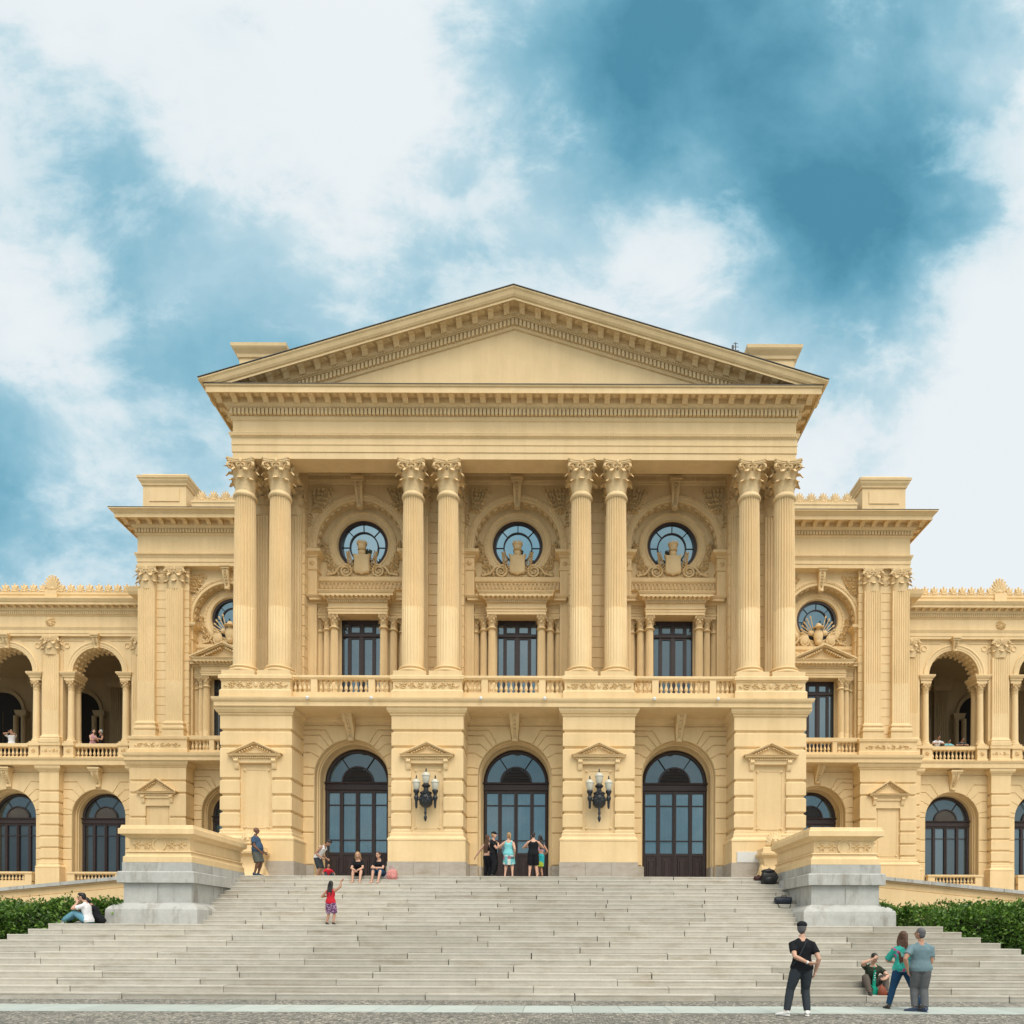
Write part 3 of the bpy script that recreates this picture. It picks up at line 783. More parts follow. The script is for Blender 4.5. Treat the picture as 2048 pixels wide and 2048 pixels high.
def niche(mb, cx, yf, z_ap, z_b, z_bot, hw, half_panel, yrec):
    """blind aedicule: small pediment on two consoles over a framed panel"""
    zf = z_b - .20
    # pediment
    h = z_ap - z_b
    mb.poly([(cx - hw, z_b), (cx + hw, z_b), (cx, z_ap)], yf - .02, yf + .15)
    th = .14
    sl = h / hw
    for s in (1, -1):
        n = 1
        for (o, t0, t1) in ((.22, 0, .055), (.17, .055, .10)):
            mb.add([(cx + s * hw, yf - o, z_b + .06 - t0), (cx, yf - o, z_ap + .06 - t0), (cx, yf - o, z_ap + .06 - t1), (cx + s * hw, yf - o, z_b + .06 - t1),
                    (cx + s * hw, yf + .05, z_b + .06 - t0), (cx, yf + .05, z_ap + .06 - t0), (cx, yf + .05, z_ap + .06 - t1), (cx + s * hw, yf + .05, z_b + .06 - t1)],
                   [(0, 1, 2, 3), (0, 4, 5, 1), (3, 2, 6, 7), (0, 3, 7, 4)])
        m = 8
        for i in range(m):
            f = (i + .7) / (m + .9); x = cx + s * hw * (1 - f) * .82; z = z_b + sl * hw * (1 - (1 - f) * .82) - .085
            if z - .05 > z_b + .03: mb.box(x - .028, x + .028, yf - .13, yf, z - .055, z + .0)
    mb.rect(cx - hw + .12, cx + hw - .12, yf - .06, yf + .1, [(z_b - .10, .0), (z_b - .06, .08), (z_b - .055, .12), (z_b - .005, .12), (z_b + .0, .15), (z_b + .03, .17)])
    dentils(mb, cx - hw + .14, cx + hw - .14, yf - .06, .06, z_b - .155, z_b - .10, .085)
    mb.box(cx - hw + .2, cx + hw - .2, yf - .055, yf + .1, zf - .12, z_b - .09)
    for s in (1, -1):
        x = cx + s * (half_panel + .10)
        mb.extr([(yf + .02, z_b - .17), (yf - .16, z_b - .17), (yf - .17, z_b - .26), (yf - .10, z_b - .34), (yf - .09, z_b - .46), (yf - .05, z_b - .56), (yf + .02, z_b - .58)], x - .085, x + .085)
    # framed panel with notched corners
    a = half_panel - .14; zt, zb = zf - .36, z_bot + .18; c = .14
    def frame(xa, za, xb, zb2, w=.018): 
        d = Vector((xb - xa, zb2 - za)); n = Vector((-d.y, d.x)).normalized() * w
        mb.poly([(xa - n.x, za - n.y), (xb - n.x, zb2 - n.y), (xb + n.x, zb2 + n.y), (xa + n.x, za + n.y)], yrec - .018, yrec + .02)
    pts = [(-a, zb + c), (-a + c, zb), (a - c, zb), (a, zb + c), (a, zt - c), (a - c, zt), (-a + c, zt), (-a, zt - c)]
    for i in range(8):
        p, q = pts[i], pts[(i + 1) % 8]; frame(cx + p[0], p[1], cx + q[0], q[1])
    for sx in (-1, 1):
        for zz in (zb + .02, zt - .02): mb.ell((cx + sx * (a - .02), yrec - .01, zz), (.055, .05, .055), 10, 6)

def pier(mb, cx, hw, yf, yb, nich=True, z0=None, joints=JZ, zt=None, half_panel=.64, zend=None):
    z0 = Z0 if z0 is None else z0; zt = ZT_PIER if zt is None else zt
    x0, x1 = cx - hw, cx + hw
    mb.rect(x0, x1, yf, yb, [(ZGR, .11), (ZPL, .11), (ZPL + .03, .13), (ZPL + .09, .13), (ZPL + .16, .06), (ZPL + .20, .03), (ZBASE - .04, .03), (ZBASE, .0)])
    if nich:
        zn = joints[5]
        # recessed centre, rusticated blocks on both sides
        mb.box(x0 + .10, x1 - .10, yf + .11, yb, ZBASE - .05, zn - .02)
        for a, b in ((x0, cx - half_panel), (cx + half_panel, x1)):
            mb.rect(a, b, yf, yb, wall_profile(ZBASE, joints[1:5] + [zn - .002], zn - .03))
        mb.rect(x0, x1, yf, yb, wall_profile(zn - .03, joints[5:], zt))
    else:
        mb.rect(x0, x1, yf, yb, wall_profile(ZBASE, joints[1:], zt))
    mb.rect(x0, x1, yf, yb, [(zt, 0), (zt + .04, .05), (zt + .10, .05), (zt + .12, .10), (zt + .22, .16), (zt + .30, .17), (zend or ZSLAB0 + .02, .18)])

# ---- ground storey of the portico
for cx in PIERS:
    mb = MB()
    outer = abs(cx) > 6
    pier(mb, cx, HP, YP, 39.5 if outer else 30.4)
    part('pier', mb, M['wall'], museum, (cx, YP, Z0), ang=20)
    nb = MB(); niche(nb, cx, YP, V(1401.6, 28.6), V(1424, 28.6), ZBASE, 1.04, .64, YP + .11)
    part('blind_niche', nb, M['wall'], museum, (cx, YP, ZBASE), ang=20)
    gb = MB(); x = cx - HP - .13; wdt = (2 * HP + .26) / 3
    for i in range(3): gb.box(x + wdt * i + (.004 if i else 0), x + wdt * (i + 1) - (.004 if i < 2 else 0), YP - .13, YP + .6, Z0 - .05, ZGR)
    for s in (1, -1):
        a, b = (cx + HP - .02, cx + HP + .13) if s > 0 else (cx - HP - .13, cx - HP + .02)
        gb.box(a, b, YP + .604, 39 if outer else 30.25, Z0 - .05, ZGR)
    part('granite_plinth', gb, M['granite_base'], museum, (cx, YP, Z0), smooth=False)

def arch_storey(mb, cx, x0, x1, yw, yd, r, rd, zs, z0, zt, knees, joints, gx):
    """wall with an arched opening, rusticated blocks around it and a moulded reveal"""
    mb.archwall(x0, x1, z0, zt, cx, zs, r, yw)
    mb.sweep(cx, zs, [(r, yw), (r, yw + .28), (r - .02, yw + .30), (r - .05, yw + .30), (r - .05, yw + .40), (r - .09, yw + .44), (r - .09, yd - .12), (rd + .03, yd - .06), (rd, yd + .05)], zb=z0)
    pr = .055
    for s in (1, -1):
        xe = x1 - cx if s > 0 else cx - x0; xe -= .004
        zj = [z for z in joints if z < zs - .2]
        lev = [max(z0, ZGR if gx else z0)] + zj + [zs + .06]
        for i in range(len(lev) - 1):
            a, b = lev[i] + .012, lev[i + 1] - .012
            p = [(r + .004, a), (xe, a), (xe, b), (r + .004, b)]
            mb.poly([(cx + s * x, z) for x, z in p], yw - pr, yw + .03, .032)
        ang = [math.asin(.06 / r)] + [R(k[0]) for k in knees]; zl = [zs + .06] + [k[1] for k in knees]
        for i in range(len(knees)):
            a0, a1 = ang[i], ang[i + 1]; h0, h1 = zl[i] + .012, zl[i + 1] - .012
            pts = [(xe, h0)] 
            k0 = (h0 - zs) / math.tan(a0) if i else r
            g = .010 / r
            pts.append((max(r * math.cos(a0 + g), min(xe, k0 + .012)), h0))
            for q in range(5):
                a = a0 + g + (a1 - a0 - 2 * g) * q / 4; pts.append((r * 1.004 * math.cos(a), zs + r * 1.004 * math.sin(a)))
            k1 = (h1 - zs) / math.tan(a1); pts += [(min(xe, k1 + .010), h1), (xe, h1)]
            cl = []
            for p in pts:
                if not cl or (Vector(p) - Vector(cl[-1])).length > .004: cl.append(p)
            mb.poly([(cx + s * x, z) for x, z in cl], yw - pr, yw + .03, .026)
        a0 = ang[-1]; h0 = zl[-1] + .012; top = zt - .30
        pts = [(xe, h0), ((h0 - zs) / math.tan(a0) + .010, h0)]
        for q in range(5):
            a = a0 + .008 + (math.pi / 2 - .10 - a0) * q / 4; pts.append((r * 1.004 * math.cos(a), zs + r * 1.004 * math.sin(a)))
        pts += [(.16, top), (xe, top)]
        mb.poly([(cx + s * x, z) for x, z in pts], yw - pr, yw + .03, .026)
    mb.rect(x0, x1, yw, yw + .3, [(zt - .28, 0), (zt - .24, .05), (zt - .16, .05), (zt - .12, .12), (zt, .16)])

ZSP = V(1466, YW)
KN = [(11.5, V(1449.7, YW)), (30, V(1422, YW)), (43, V(1405.6, YW)), (53, V(1389, YW)), (61, V(1379, YW))]
def arched_unit(r, hs, panels=True, kind='door'):
    """woodwork of an arched opening: springing at z = hs, floor at 0, centre x = 0, front y = 0"""
    w = MB(); gl = MB(); lv = MB()
    th = .10
    w.sweep(0, hs, [(r * 1.02, .12), (r * 1.0, -.03), (r * .955, -.05), (r * .905, -.02), (r * .905, .12)], zb=0)
    w.rect(-r * .98, r * .98, -.06, .12, [(hs - .36, 0), (hs - .33, .03), (hs - .25, .03), (hs - .24, 0), (hs - .10, 0), (hs - .08, .06), (hs - .02, .07), (hs, .03)])
    ir = .50 * r
    w.sweep(0, hs, [(ir, .1), (ir, -.035), (ir * .90, -.035), (ir * .90, .1)])
    for a in (R(56), R(124)):
        p0 = Vector((math.cos(a) * ir, 0, hs + math.sin(a) * ir)); p1 = Vector((math.cos(a) * r * .93, 0, hs + math.sin(a) * r * .93))
        w.tube([p0, p1], .018, 4)
    n = 9
    for i in range(n):
        z = hs + .03 + (ir * .86) * i / n; hw = math.sqrt(max(.01, (ir * .9) ** 2 - (z - hs + .03) ** 2))
        lv.extr([(-.02, z), (-.01, z - .012), (.05, z + ir * .86 / n * .50), (.04, z + ir * .86 / n * .56)], -hw, hw)
    zb = .12 if panels else .05
    zt = hs - .36
    for x, hw in ((-r * .5, r * .055), (r * .5, r * .055), (0, r * .055)):
        w.rect(x - hw, x + hw, -.045 if x == 0 else -.035, .10, [(0, 0), (zt, 0)])
    w.box(-.018, .018, -.075, -.04, 0.1, zt)
    zgt = zt - .10; zp = hs * .315 if panels else .14
    w.box(-r * .93, r * .93, -.03, .1, zgt, zt)
    w.box(-r * .93, r * .93, -.03, .1, zp - .09, zp + .02)
    for z in (zgt - (hs * .118), zp + (hs * .125)): w.box(-r * .93, r * .93, -.022, .08, z - .022, z + .022)
    if panels:
        w.box(-r * .93, r * .93, 0, .1, 0, zp)
        w.box(-r * .93, r * .93, -.035, .1, 0, .13)
        for i in range(4):
            c = r * (-.72 + .48 * i); hw = r * .145
            w.rect(c - hw, c + hw, -.002, .05, [(.24, 0), (.27, .0), (.27, 0), (zp - .2, 0)])
            w.poly([(c - hw, .22), (c + hw, .22), (c + hw, zp - .17), (c - hw, zp - .17)], -.03, .02, .025)
            w.poly([(c - hw * .6, .34), (c + hw * .6, .34), (c + hw * .6, zp - .29), (c - hw * .6, zp - .29)], -.055, -.02, .03)
    for i in range(4):
        c = r * (-.72 + .48 * i)
        gl.add([(c - r * .22, .045, zp), (c + r * .22, .045, zp), (c + r * .22, .045, zgt), (c - r * .22, .045, zgt)], [(0, 1, 2, 3)])
    fan = MB()
    pts = [(r * .92 * math.cos(math.pi * i / 30), .05, hs + r * .92 * math.sin(math.pi * i / 30)) for i in range(31)]
    fan.add(pts, [tuple(range(31))])
    return w, gl, lv, fan
dw, dg, dl, df = arched_unit(1.38, 4.45)
door_me = dw.mesh('arched_door', M['wood'], True, 30); doorg_me = dg.mesh('door_glass', M['glass_blind'], False); doorl_me = dl.mesh('louvre', M['louvre_dark'], False); doorf_me = df.mesh('fanlight', M['glass'], False)
for cx in BAYS:
    mb = MB()
    arch_storey(mb, cx, cx - BAY / 2 + HP - .05, cx + BAY / 2 - HP + .05, YW, YD, 1.53, 1.38, ZSP, Z0, ZSLAB0, KN, JZ[1:5] + [V(1449.7, YW)], True)
    mb.box(cx - 2.2, cx + 2.2, YD + .16, YD + .4, Z0, ZSLAB0)
    part('arched_wall', mb, M['wall'], museum, (cx, YW, Z0), ang=25)
    gb = MB()
    for s in (1, -1):
        a, b = sorted((cx + s * 1.535, cx + s * 2.03)); gb.box(a, b, YW - .075, YW + .25, Z0 - .05, ZGR - .01)
        a, b = sorted((cx + s * 1.40, cx + s * 1.52)); gb.box(a, b, YW + .2, YD, Z0 - .05, ZGR - .012)
    part('granite_plinth', gb, M['granite_base'], museum, (cx, YW, Z0), smooth=False)
    d = put('arched_door', door_me, museum, (cx, YD, Z0))
    put('door_glass', doorg_me, d, (cx, YD, Z0)); put('louvre', doorl_me, d, (cx, YD, Z0)); put('fanlight', doorf_me, d, (cx, YD, Z0))
    kb = MB(); console(kb, cx, V(1340, 29.6), V(1397, 30.0), .46, .26, YW - .02, .85, .10)
    part('keystone_bracket', kb, M['carve'], museum, (cx, YW, V(1397, 30)), ang=40)

# ---- balcony
mb = MB()
mb.rect(-11.64, 11.64, 28.72, 39.6, [(ZSLAB0, .02), (ZSLAB0 + .02, .15), (ZSLAB0 + .18, .15), (ZSLAB0 + .20, .18), (ZSLAB0 + .26, .22), (ZSLAB1 - .03, .24), (ZSLAB1, .24)])
part('balcony_slab', mb, M['wall'], museum, (0, 28.72, ZSLAB0), ang=25)
ZPED = V(1274.8, 28.7); ZB0, ZB1 = V(1309, 29.0), V(1284.5, 29.0); ZRAIL = V(1275.6, 28.9)
for cx in PIERS:
    mb = MB(); outer = abs(cx) > 6
    yb = 30.9
    mb.rect(cx - 1.37, cx + 1.37, 28.76, yb, [(ZSLAB1, .06), (ZB0, .06), (ZB0 + .05, .02), (ZB0 + .07, 0), (ZPED - .24, 0), (ZPED - .22, .03), (ZPED - .16, .05), (ZPED - .15, .09), (ZPED - .03, .09), (ZPED, .07)])
    part('column_pedestal', mb, M['wall'], museum, (cx, 28.76, ZSLAB1), ang=20)
    rb = MB(); rinceau(rb, cx, (ZB0 + ZPED) / 2 - .06, 2.35, .36, 28.75, 3)
    part('carved_panel', rb, M['carve'], museum, (cx, 28.75, ZB0))
HB = ZB1 - ZB0
def baluster_mb(h, r):
    b = MB()
    b.box(-r * .95, r * .95, -r * .95, r * .95, 0, h * .08); b.box(-r * .95, r * .95, -r * .95, r * .95, h * .93, h)
    b.lathe(0, 0, [(r * .6, .08 * h), (r * .85, .11 * h), (r * .5, .15 * h), (r * .42, .18 * h), (r * .95, .30 * h), (r * 1.0, .36 * h), (r * .85, .46 * h), (r * .42, .66 * h), (r * .38, .76 * h), (r * .62, .79 * h), (r * .62, .82 * h), (r * .42, .85 * h), (r * .7, .90 * h), (r * .7, .93 * h)], 12, False)
    return b
bal_me = baluster_mb(HB, .075).mesh('baluster', M['wall'])
for cx in BAYS:
    a, b = cx - BAY / 2 + 1.43, cx + BAY / 2 - 1.43
    mb = MB()
    mb.rect(a, b, 28.92, 29.18, [(ZB1, 0), (ZB1 + .05, .03), (ZB1 + .06, .05), (ZRAIL - .02, .05), (ZRAIL, .03)])
    mb.rect(a, b, 28.90, 29.2, [(ZSLAB1, 0), (ZB0, 0)])
    for px in (cx - 1.15, cx + 1.15): mb.box(px - .13, px + .13, 28.91, 29.19, ZB0, ZB1)
    o = part('balustrade', mb, M['wall'], museum, (cx, 29.05, ZSLAB1), smooth=False)
    xs = [cx - 1.15 - .22 - .187 * i for i in range(4)] + [cx + 1.15 + .22 + .187 * i for i in range(4)] + [cx + (i - 4.5) * .2 for i in range(10)]
    for x in sorted(xs): put('baluster', bal_me, o, (x, 29.05, ZB0))
    for px in (cx - 1.25, cx + 1.25):
        sb = MB(); sb.lathe(px, 28.44, [(.05, ZSLAB1 - .11), (.07, ZSLAB1 - .05), (.05, ZSLAB1 + .0)], 10); sb.box(px - .02, px + .02, 28.4, 28.6, ZSLAB1 - .02, ZSLAB1 + .015)
        part('floodlight', sb, M['white'], museum, (px, 28.44, ZSLAB1))

# ---- giant columns
ZCB = ZPED; ZARC = 20.53; HBASE = .50; HCAP = 1.21
shaft_me = col_shaft(.452, .395, ZARC - HCAP - HBASE - ZCB).mesh('column_shaft', M['wall'], True, 50)
cap_me = capital_mb(.395, HCAP, .535).mesh('capital', M['carve'], True, 45)
cbase_me = base_mb(.455, HBASE, .655).mesh('column_base', M['wall'], True, 30)
for cx in PIERS:
    for s in (-1, 1):
        x = cx + s * PAIR
        c = put('column', shaft_me, museum, (x, YC, ZCB + HBASE))
        put('capital', cap_me, c, (x, YC, ZARC - HCAP)); put('column_base', cbase_me, c, (x, YC, ZCB))

# ---- entablature of the portico
HX = 11.26; YBK = 40.5
zz = lambda v, y: V(v, y)
ent = [(ZARC, 0), (ZARC + .26, 0), (ZARC + .262, .03), (ZARC + .52, .03), (ZARC + .55, .05), (ZARC + .57, .05), (ZARC + .572, .035), (ZARC + .80, .035), (ZARC + .84, .08), (ZARC + .92, .11), (ZARC + .96, .13), (ZARC + .985, .13), (ZARC + .99, 0),
       (22.02, 0), (22.05, .04), (22.10, .07), (22.16, .09), (22.165, .07), (22.43, .07), (22.44, .17), (22.50, .20), (22.56, .26), (22.58, .27), (22.78, .27), (22.781, .66), (22.64, .70), (22.641, .74), (22.87, .74), (22.875, .78), (22.93, .80), (22.93, .2)]
mb = MB(); mb.rect(-HX, HX, YE, YBK, ent, cap0=False)
yi = 29.84; xi = HX - .85                            # underside of the beam and its inner faces
mb.add([(-HX, YE, ZARC), (HX, YE, ZARC), (HX, yi, ZARC), (-HX, yi, ZARC), (-xi, yi, ZARC), (xi, yi, ZARC), (xi, yi, 21.62), (-xi, yi, 21.62)], [(0, 1, 2, 3), (4, 5, 6, 7)])
for s in (1, -1):
    mb.add([(s * HX, yi, ZARC), (s * xi, yi, ZARC), (s * xi, 32.5, ZARC), (s * HX, 32.5, ZARC), (s * xi, yi, 21.62), (s * xi, 32.5, 21.62)], [(0, 1, 2, 3), (1, 4, 5, 2)])
for x in PIERS:                                     # cross beams over the column pairs
    mb.box(x - 1.17, x + 1.17, yi, 31.0, ZARC + .004, 21.6)
dentils(mb, -HX - .07, HX + .07, YE - .07, .13, 22.19, 22.42, .157)
for s in (1, -1): dentils_y(mb, YE - .05, YBK - 1.5, s * (HX + .07), s, .13, 22.19, 22.42, .157)
nm = 38
for i in range(nm + 1):
    x = -HX - .38 + (2 * HX + .76) * i / nm; modillion(mb, x, YE - .67, YE - .26, .22, .23, 22.78)
    if i < nm: mb.ell((x + (HX * 2 + .76) / nm / 2, YE - .46, 22.77), (.12, .12, .05), 10, 5)
for s in (1, -1):
    for i in range(18):
        y = YE + .25 + i * .61; modillion_x(mb, y, s * (HX + .67), s * (HX + .26), .22, .23, 22.78)
# bead rows on the architrave
dentils(mb, -HX, HX, YE - .035, .022, ZARC + .53, ZARC + .565, .07, .6); dentils(mb, -HX, HX, YE - .10, .03, ZARC + .86, ZARC + .93, .075, .6)
dentils(mb, -HX - .2, HX + .2, YE - .17, .035, 22.455, 22.53, .10, .65)
part('entablature', mb, M['wall'], museum, (0, YE, ZARC), smooth=False)
mb = MB(); mb.box(-HX - .82, HX + .82, YE - .82, YBK, 22.932, 22.955)
part('flashing', mb, M['lead'], museum, (0, YE, 22.93), smooth=False)
# pediment
SPAN, ZAP, SL = 12.2, 26.66, .2975
rk = [(.95, 0), (.95, -.05), (.90, -.10), (.85, -.22), (.80, -.285), (.755, -.29), (.755, -.385), (.74, -.385), (.70, -.26), (.27, -.26), (.27, -.45), (.24, -.48), (.18, -.57), (.07, -.585), (.07, -.85), (.09, -.86), (.04, -.93), (-.1, -.95)]
mb = MB(); nx = 60
for s in (1, -1):
    vs = []; fs = []; k = len(rk) 
    for i in range(nx + 1):
        x = SPAN * i / nx
        for o, dz in rk: vs.append((s * x, YE - o, max(22.96, ZAP - SL * x + dz)))
    for i in range(nx):
        for j in range(k - 1): fs.append((i * k + j, (i + 1) * k + j, (i + 1) * k + j + 1, i * k + j + 1))
    mb.add(vs, fs)
    sp = .62 / 1.0
    for i in range(20):
        x = .31 + .62 * i; zt = ZAP - SL * x - .26
        if zt - .2 < 23.0: continue
        t = MB(); modillion(t, 0, YE - .67, YE - .26, .22, .23, 0)
        mb.add([(s * x + a, b, zt + c - SL * a * s) for a, b, c in t.v], t.f)
        if zt > 23.1: mb.ell((s * (x + .31), YE - .46, zt - SL * .31 - .0), (.11, .11, .04), 10, 5)
    nd = int(SPAN / .157)
    for i in range(nd):
        x = .157 * (i + .5); zt = ZAP - SL * x - .60
        if zt - .25 < 22.96: continue
        a, b = x - .048, x + .048
        vs = [(s * q, y, zt - SL * (q - x) + d) for q in (a, b) for y in (YE - .17, YE - .05) for d in (0, -.23)]
        mb.add(vs, [(0, 1, 5, 4), (0, 2, 3, 1), (4, 5, 7, 6), (1, 3, 7, 5), (0, 4, 6, 2)])
    for i in range(int(SPAN / .1)):
        x = .1 * (i + .5); zt = ZAP - SL * x - .49
        if zt - .1 < 22.97: continue
        mb.box(s * x - .032, s * x + .032, YE - .255, YE - .2, zt - .06, zt + .0)
part('pediment_cornice', mb, M['wall'], museum, (0, YE, 22.96), smooth=False)
mb = MB(); mb.poly([(-SPAN, 22.9), (SPAN, 22.9), (0, ZAP - .25)], YE + .02, YE + .4)
part('tympanum', mb, M['wall'], museum, (0, YE, 22.9), smooth=False)
mb = MB()
for s in (1, -1):
    mb.add([(s * (SPAN + .02), YE - .98, ZAP - SL * SPAN + .03), (0, YE - .98, ZAP + .035), (0, YBK, ZAP + .035), (s * (SPAN + .02), YBK, ZAP - SL * SPAN + .03), (s * (SPAN + .02), YE - .98, ZAP - SL * SPAN + .005), (0, YE - .98, ZAP + .005)], [(0, 1, 2, 3), (0, 4, 5, 1)])
part('roof', mb, M['lead'], museum, (0, YE, 22.9), smooth=False)
for s in (1, -1):
    mb = MB(); zc = V(647, 30.6)
    x0, x1 = 9.95, 11.75
    mb.rect(x0, x1, 30.7, 33.0, [(22.9, 0), (zc - .62, 0), (zc - .60, .06), (zc - .48, .08), (zc - .34, .22), (zc - .28, .26), (zc - .16, .28), (zc - .15, .08), (zc, .04)])
    mb.rect(x0 - 1.9, x0, 31.6, 33, [(22.9, 0), (zc - .75, 0), (zc - .7, .1), (zc - .6, .1)])
    part('corner_block', mb if s > 0 else mb.mirrored(), M['wall'], museum, (s * 10.9, 31, 22.9), smooth=False)
# ---- woodwork of the upper windows (centre x = 0, sill z = 0)
def rect_window(w, h):
    f = MB(); gl = MB(); hw = w / 2
    for x in (-hw, hw - .13): f.box(x, x + .13, 0, .14, 0, h)
    f.box(-hw, hw, -.001, .14, h - .16, h)
    zt = h - .62
    f.rect(-hw + .131, hw - .131, -.02, .14, [(zt - .14, 0), (zt - .12, .02), (zt - .02, .02), (zt, 0)])
    for x in (-.56, .56): f.box(x - .05, x + .05, .005, .12, 0, h - .161)
    f.box(-.07, .07, -.015, .12, 0, zt - .142); f.box(-.045, .045, .0, .12, zt + .002, h - .162)
    for s in (1, -1):
        for (a, b, zb, z2) in ((.07, .51, .0, zt - .142), (.045, .51, zt + .002, h - .162)):
            x0, x1 = sorted((s * a, s * b))
            f.box(x0, x0 + .05, .012, .1, zb, z2); f.box(x1 - .05, x1, .012, .1, zb, z2); f.box(x0, x1, .014, .1, z2 - .07, z2); f.box(x0, x1, .016, .1, zb, zb + .07)
        x0, x1 = sorted((s * .07, s * .51)); f.box(x0, x1, .018, .09, .85, .885)
    gl.add([(-hw, .06, 0), (hw, .06, 0), (hw, .06, h), (-hw, .06, h)], [(0, 1, 2, 3)])
    return f, gl
def oculus_unit(r):
    f = MB(); gl = MB()
    f.disc(0, 0, r * .56, r * .61, -.02, .08, 48)
    for i in range(8):
        a = i * math.pi / 4 + math.pi / 2
        f.tube([(math.cos(a) * r * .58, .02, math.sin(a) * r * .58), (math.cos(a) * r, .02, math.sin(a) * r)], .017, 4)
    f.v = [(x, y - .12 * z, z) for x, y, z in f.v]          # the sash leans out a little
    f.disc(0, 0, r * .91, r * 1.03, -.16, .1, 56)
    gl.add([(r * math.cos(2 * math.pi * i / 40), .05 - .12 * r * math.sin(2 * math.pi * i / 40), r * math.sin(2 * math.pi * i / 40)) for i in range(40)], [tuple(range(40))])
    return f, gl
ZFL = ZSLAB1                                     # floor of the loggia
WH = 15.30 - ZFL
wf, wg = rect_window(1.9, WH); win_me = wf.mesh('window', M['wood'], False); wing_me = wg.mesh('window_glass', M['glass'], False)
of, og = oculus_unit(1.06); oc_me = of.mesh('oculus_window', M['wood'], True, 30); ocg_me = og.mesh('oculus_glass', M['glass_sky'], False)
scap_me = capital_mb(.155, .48, .20, True).mesh('small_capital', M['carve'], True, 45)
sh = MB(); sh.lathe(0, 0, [(.205, 0), (.205, .06), (.23, .08), (.22, .14), (.185, .17), (.19, .24), (.172, .27), (.172, .3)], 20, False)
sh2 = col_shaft(.172, .155, 14.80 - ZFL - .3, 20, .018); sh.join(sh2.moved(0, 0, .3)); scol_me = sh.mesh('small_column', M['wall'], True, 45)

def escutcheon(mb, cx, zb, y):           # blank shield under a mural crown, laurel on both sides
    w, h = .38, .86
    pts = [(cx - w, zb + h), (cx - w * .5, zb + h * .95), (cx, zb + h * 1.02), (cx + w * .5, zb + h * .95), (cx + w, zb + h), (cx + w * .86, zb + h * .72), (cx + w * .90, zb + h * .45), (cx + w * .94, zb + h * .14), (cx + w * .8, zb + .03), (cx + w * .3, zb + .01), (cx, zb - .05), (cx - w * .3, zb + .01), (cx - w * .8, zb + .03), (cx - w * .94, zb + h * .14), (cx - w * .90, zb + h * .45), (cx - w * .86, zb + h * .72)]
    mb.poly(pts, y - .22, y - .02, .05)
    zc = zb + h + .04
    mb.ell((cx, y - .12, zc + .03), (.17, .13, .12), 14, 8)
    mb.lathe(cx, y - .12, [(.15, zc + .12), (.19, zc + .14), (.17, zc + .17), (.19, zc + .34), (.22, zc + .36), (.22, zc + .40), (.2, zc + .40)], 20)
    for i in range(10):
        a = 2 * math.pi * i / 10; mb.box(cx + .19 * math.cos(a) - .035, cx + .19 * math.cos(a) + .035, y - .12 + .19 * math.sin(a) - .035, y - .12 + .19 * math.sin(a) + .035, zc + .39, zc + .47)
    for s in (1, -1):
        mb.tube([(cx + s * .42, y - .06, zb + .1), (cx + s * .56, y - .08, zb + .5), (cx + s * .62, y - .08, zb + .95)], .022, 5)
        for i in range(8):
            px_, pz_ = cx + s * (.43 + .025 * i), zb + .10 + .108 * i
            leaf3(mb, (px_, pz_), math.pi / 2 - s * (1.05 - .06 * i), .25 - .012 * i, .085, y - .11, .05); leaf3(mb, (px_, pz_), math.pi / 2 + s * (.75 - .05 * i), .19, .07, y - .12, .05)
def trophy(mb, cx, zb, y):               # armour, shields and spears in relief
    mb.ell((cx, y - .16, zb + .42), (.26, .16, .40), 14, 8); mb.ell((cx, y - .16, zb + .14), (.20, .14, .20), 12, 6)
    mb.ell((cx, y - .16, zb + .95), (.17, .17, .17), 12, 8); mb.lathe(cx, y - .16, [(.30, zb + .86), (.30, zb + .89), (.17, zb + .93)], 16)
    for s in (1, -1):
        mb.ell((cx + s * .36, y - .1, zb + .62), (.18, .1, .14), 10, 6)
        for i in range(6):
            a = math.pi / 2 - s * (.25 + .22 * i); L = .95 - .06 * i
            p0 = (cx + s * .15, y - .05, zb + .45); p1 = (cx + s * .15 + L * math.cos(a), y - .12, zb + .45 + L * math.sin(a))
            mb.tube([p0, p1], .022, 5); leaf3(mb, (p1[0], p1[2]), a, .2, .1, y - .12, .03)
        mb.ell((cx + s * .72, y - .06, zb + .30), (.26, .09, .30), 14, 6)
        for i in range(5): leaf3(mb, (cx + s * .55, zb + .45), math.pi / 2 - s * (.8 + .35 * i), .45, .14, y - .06, .05)

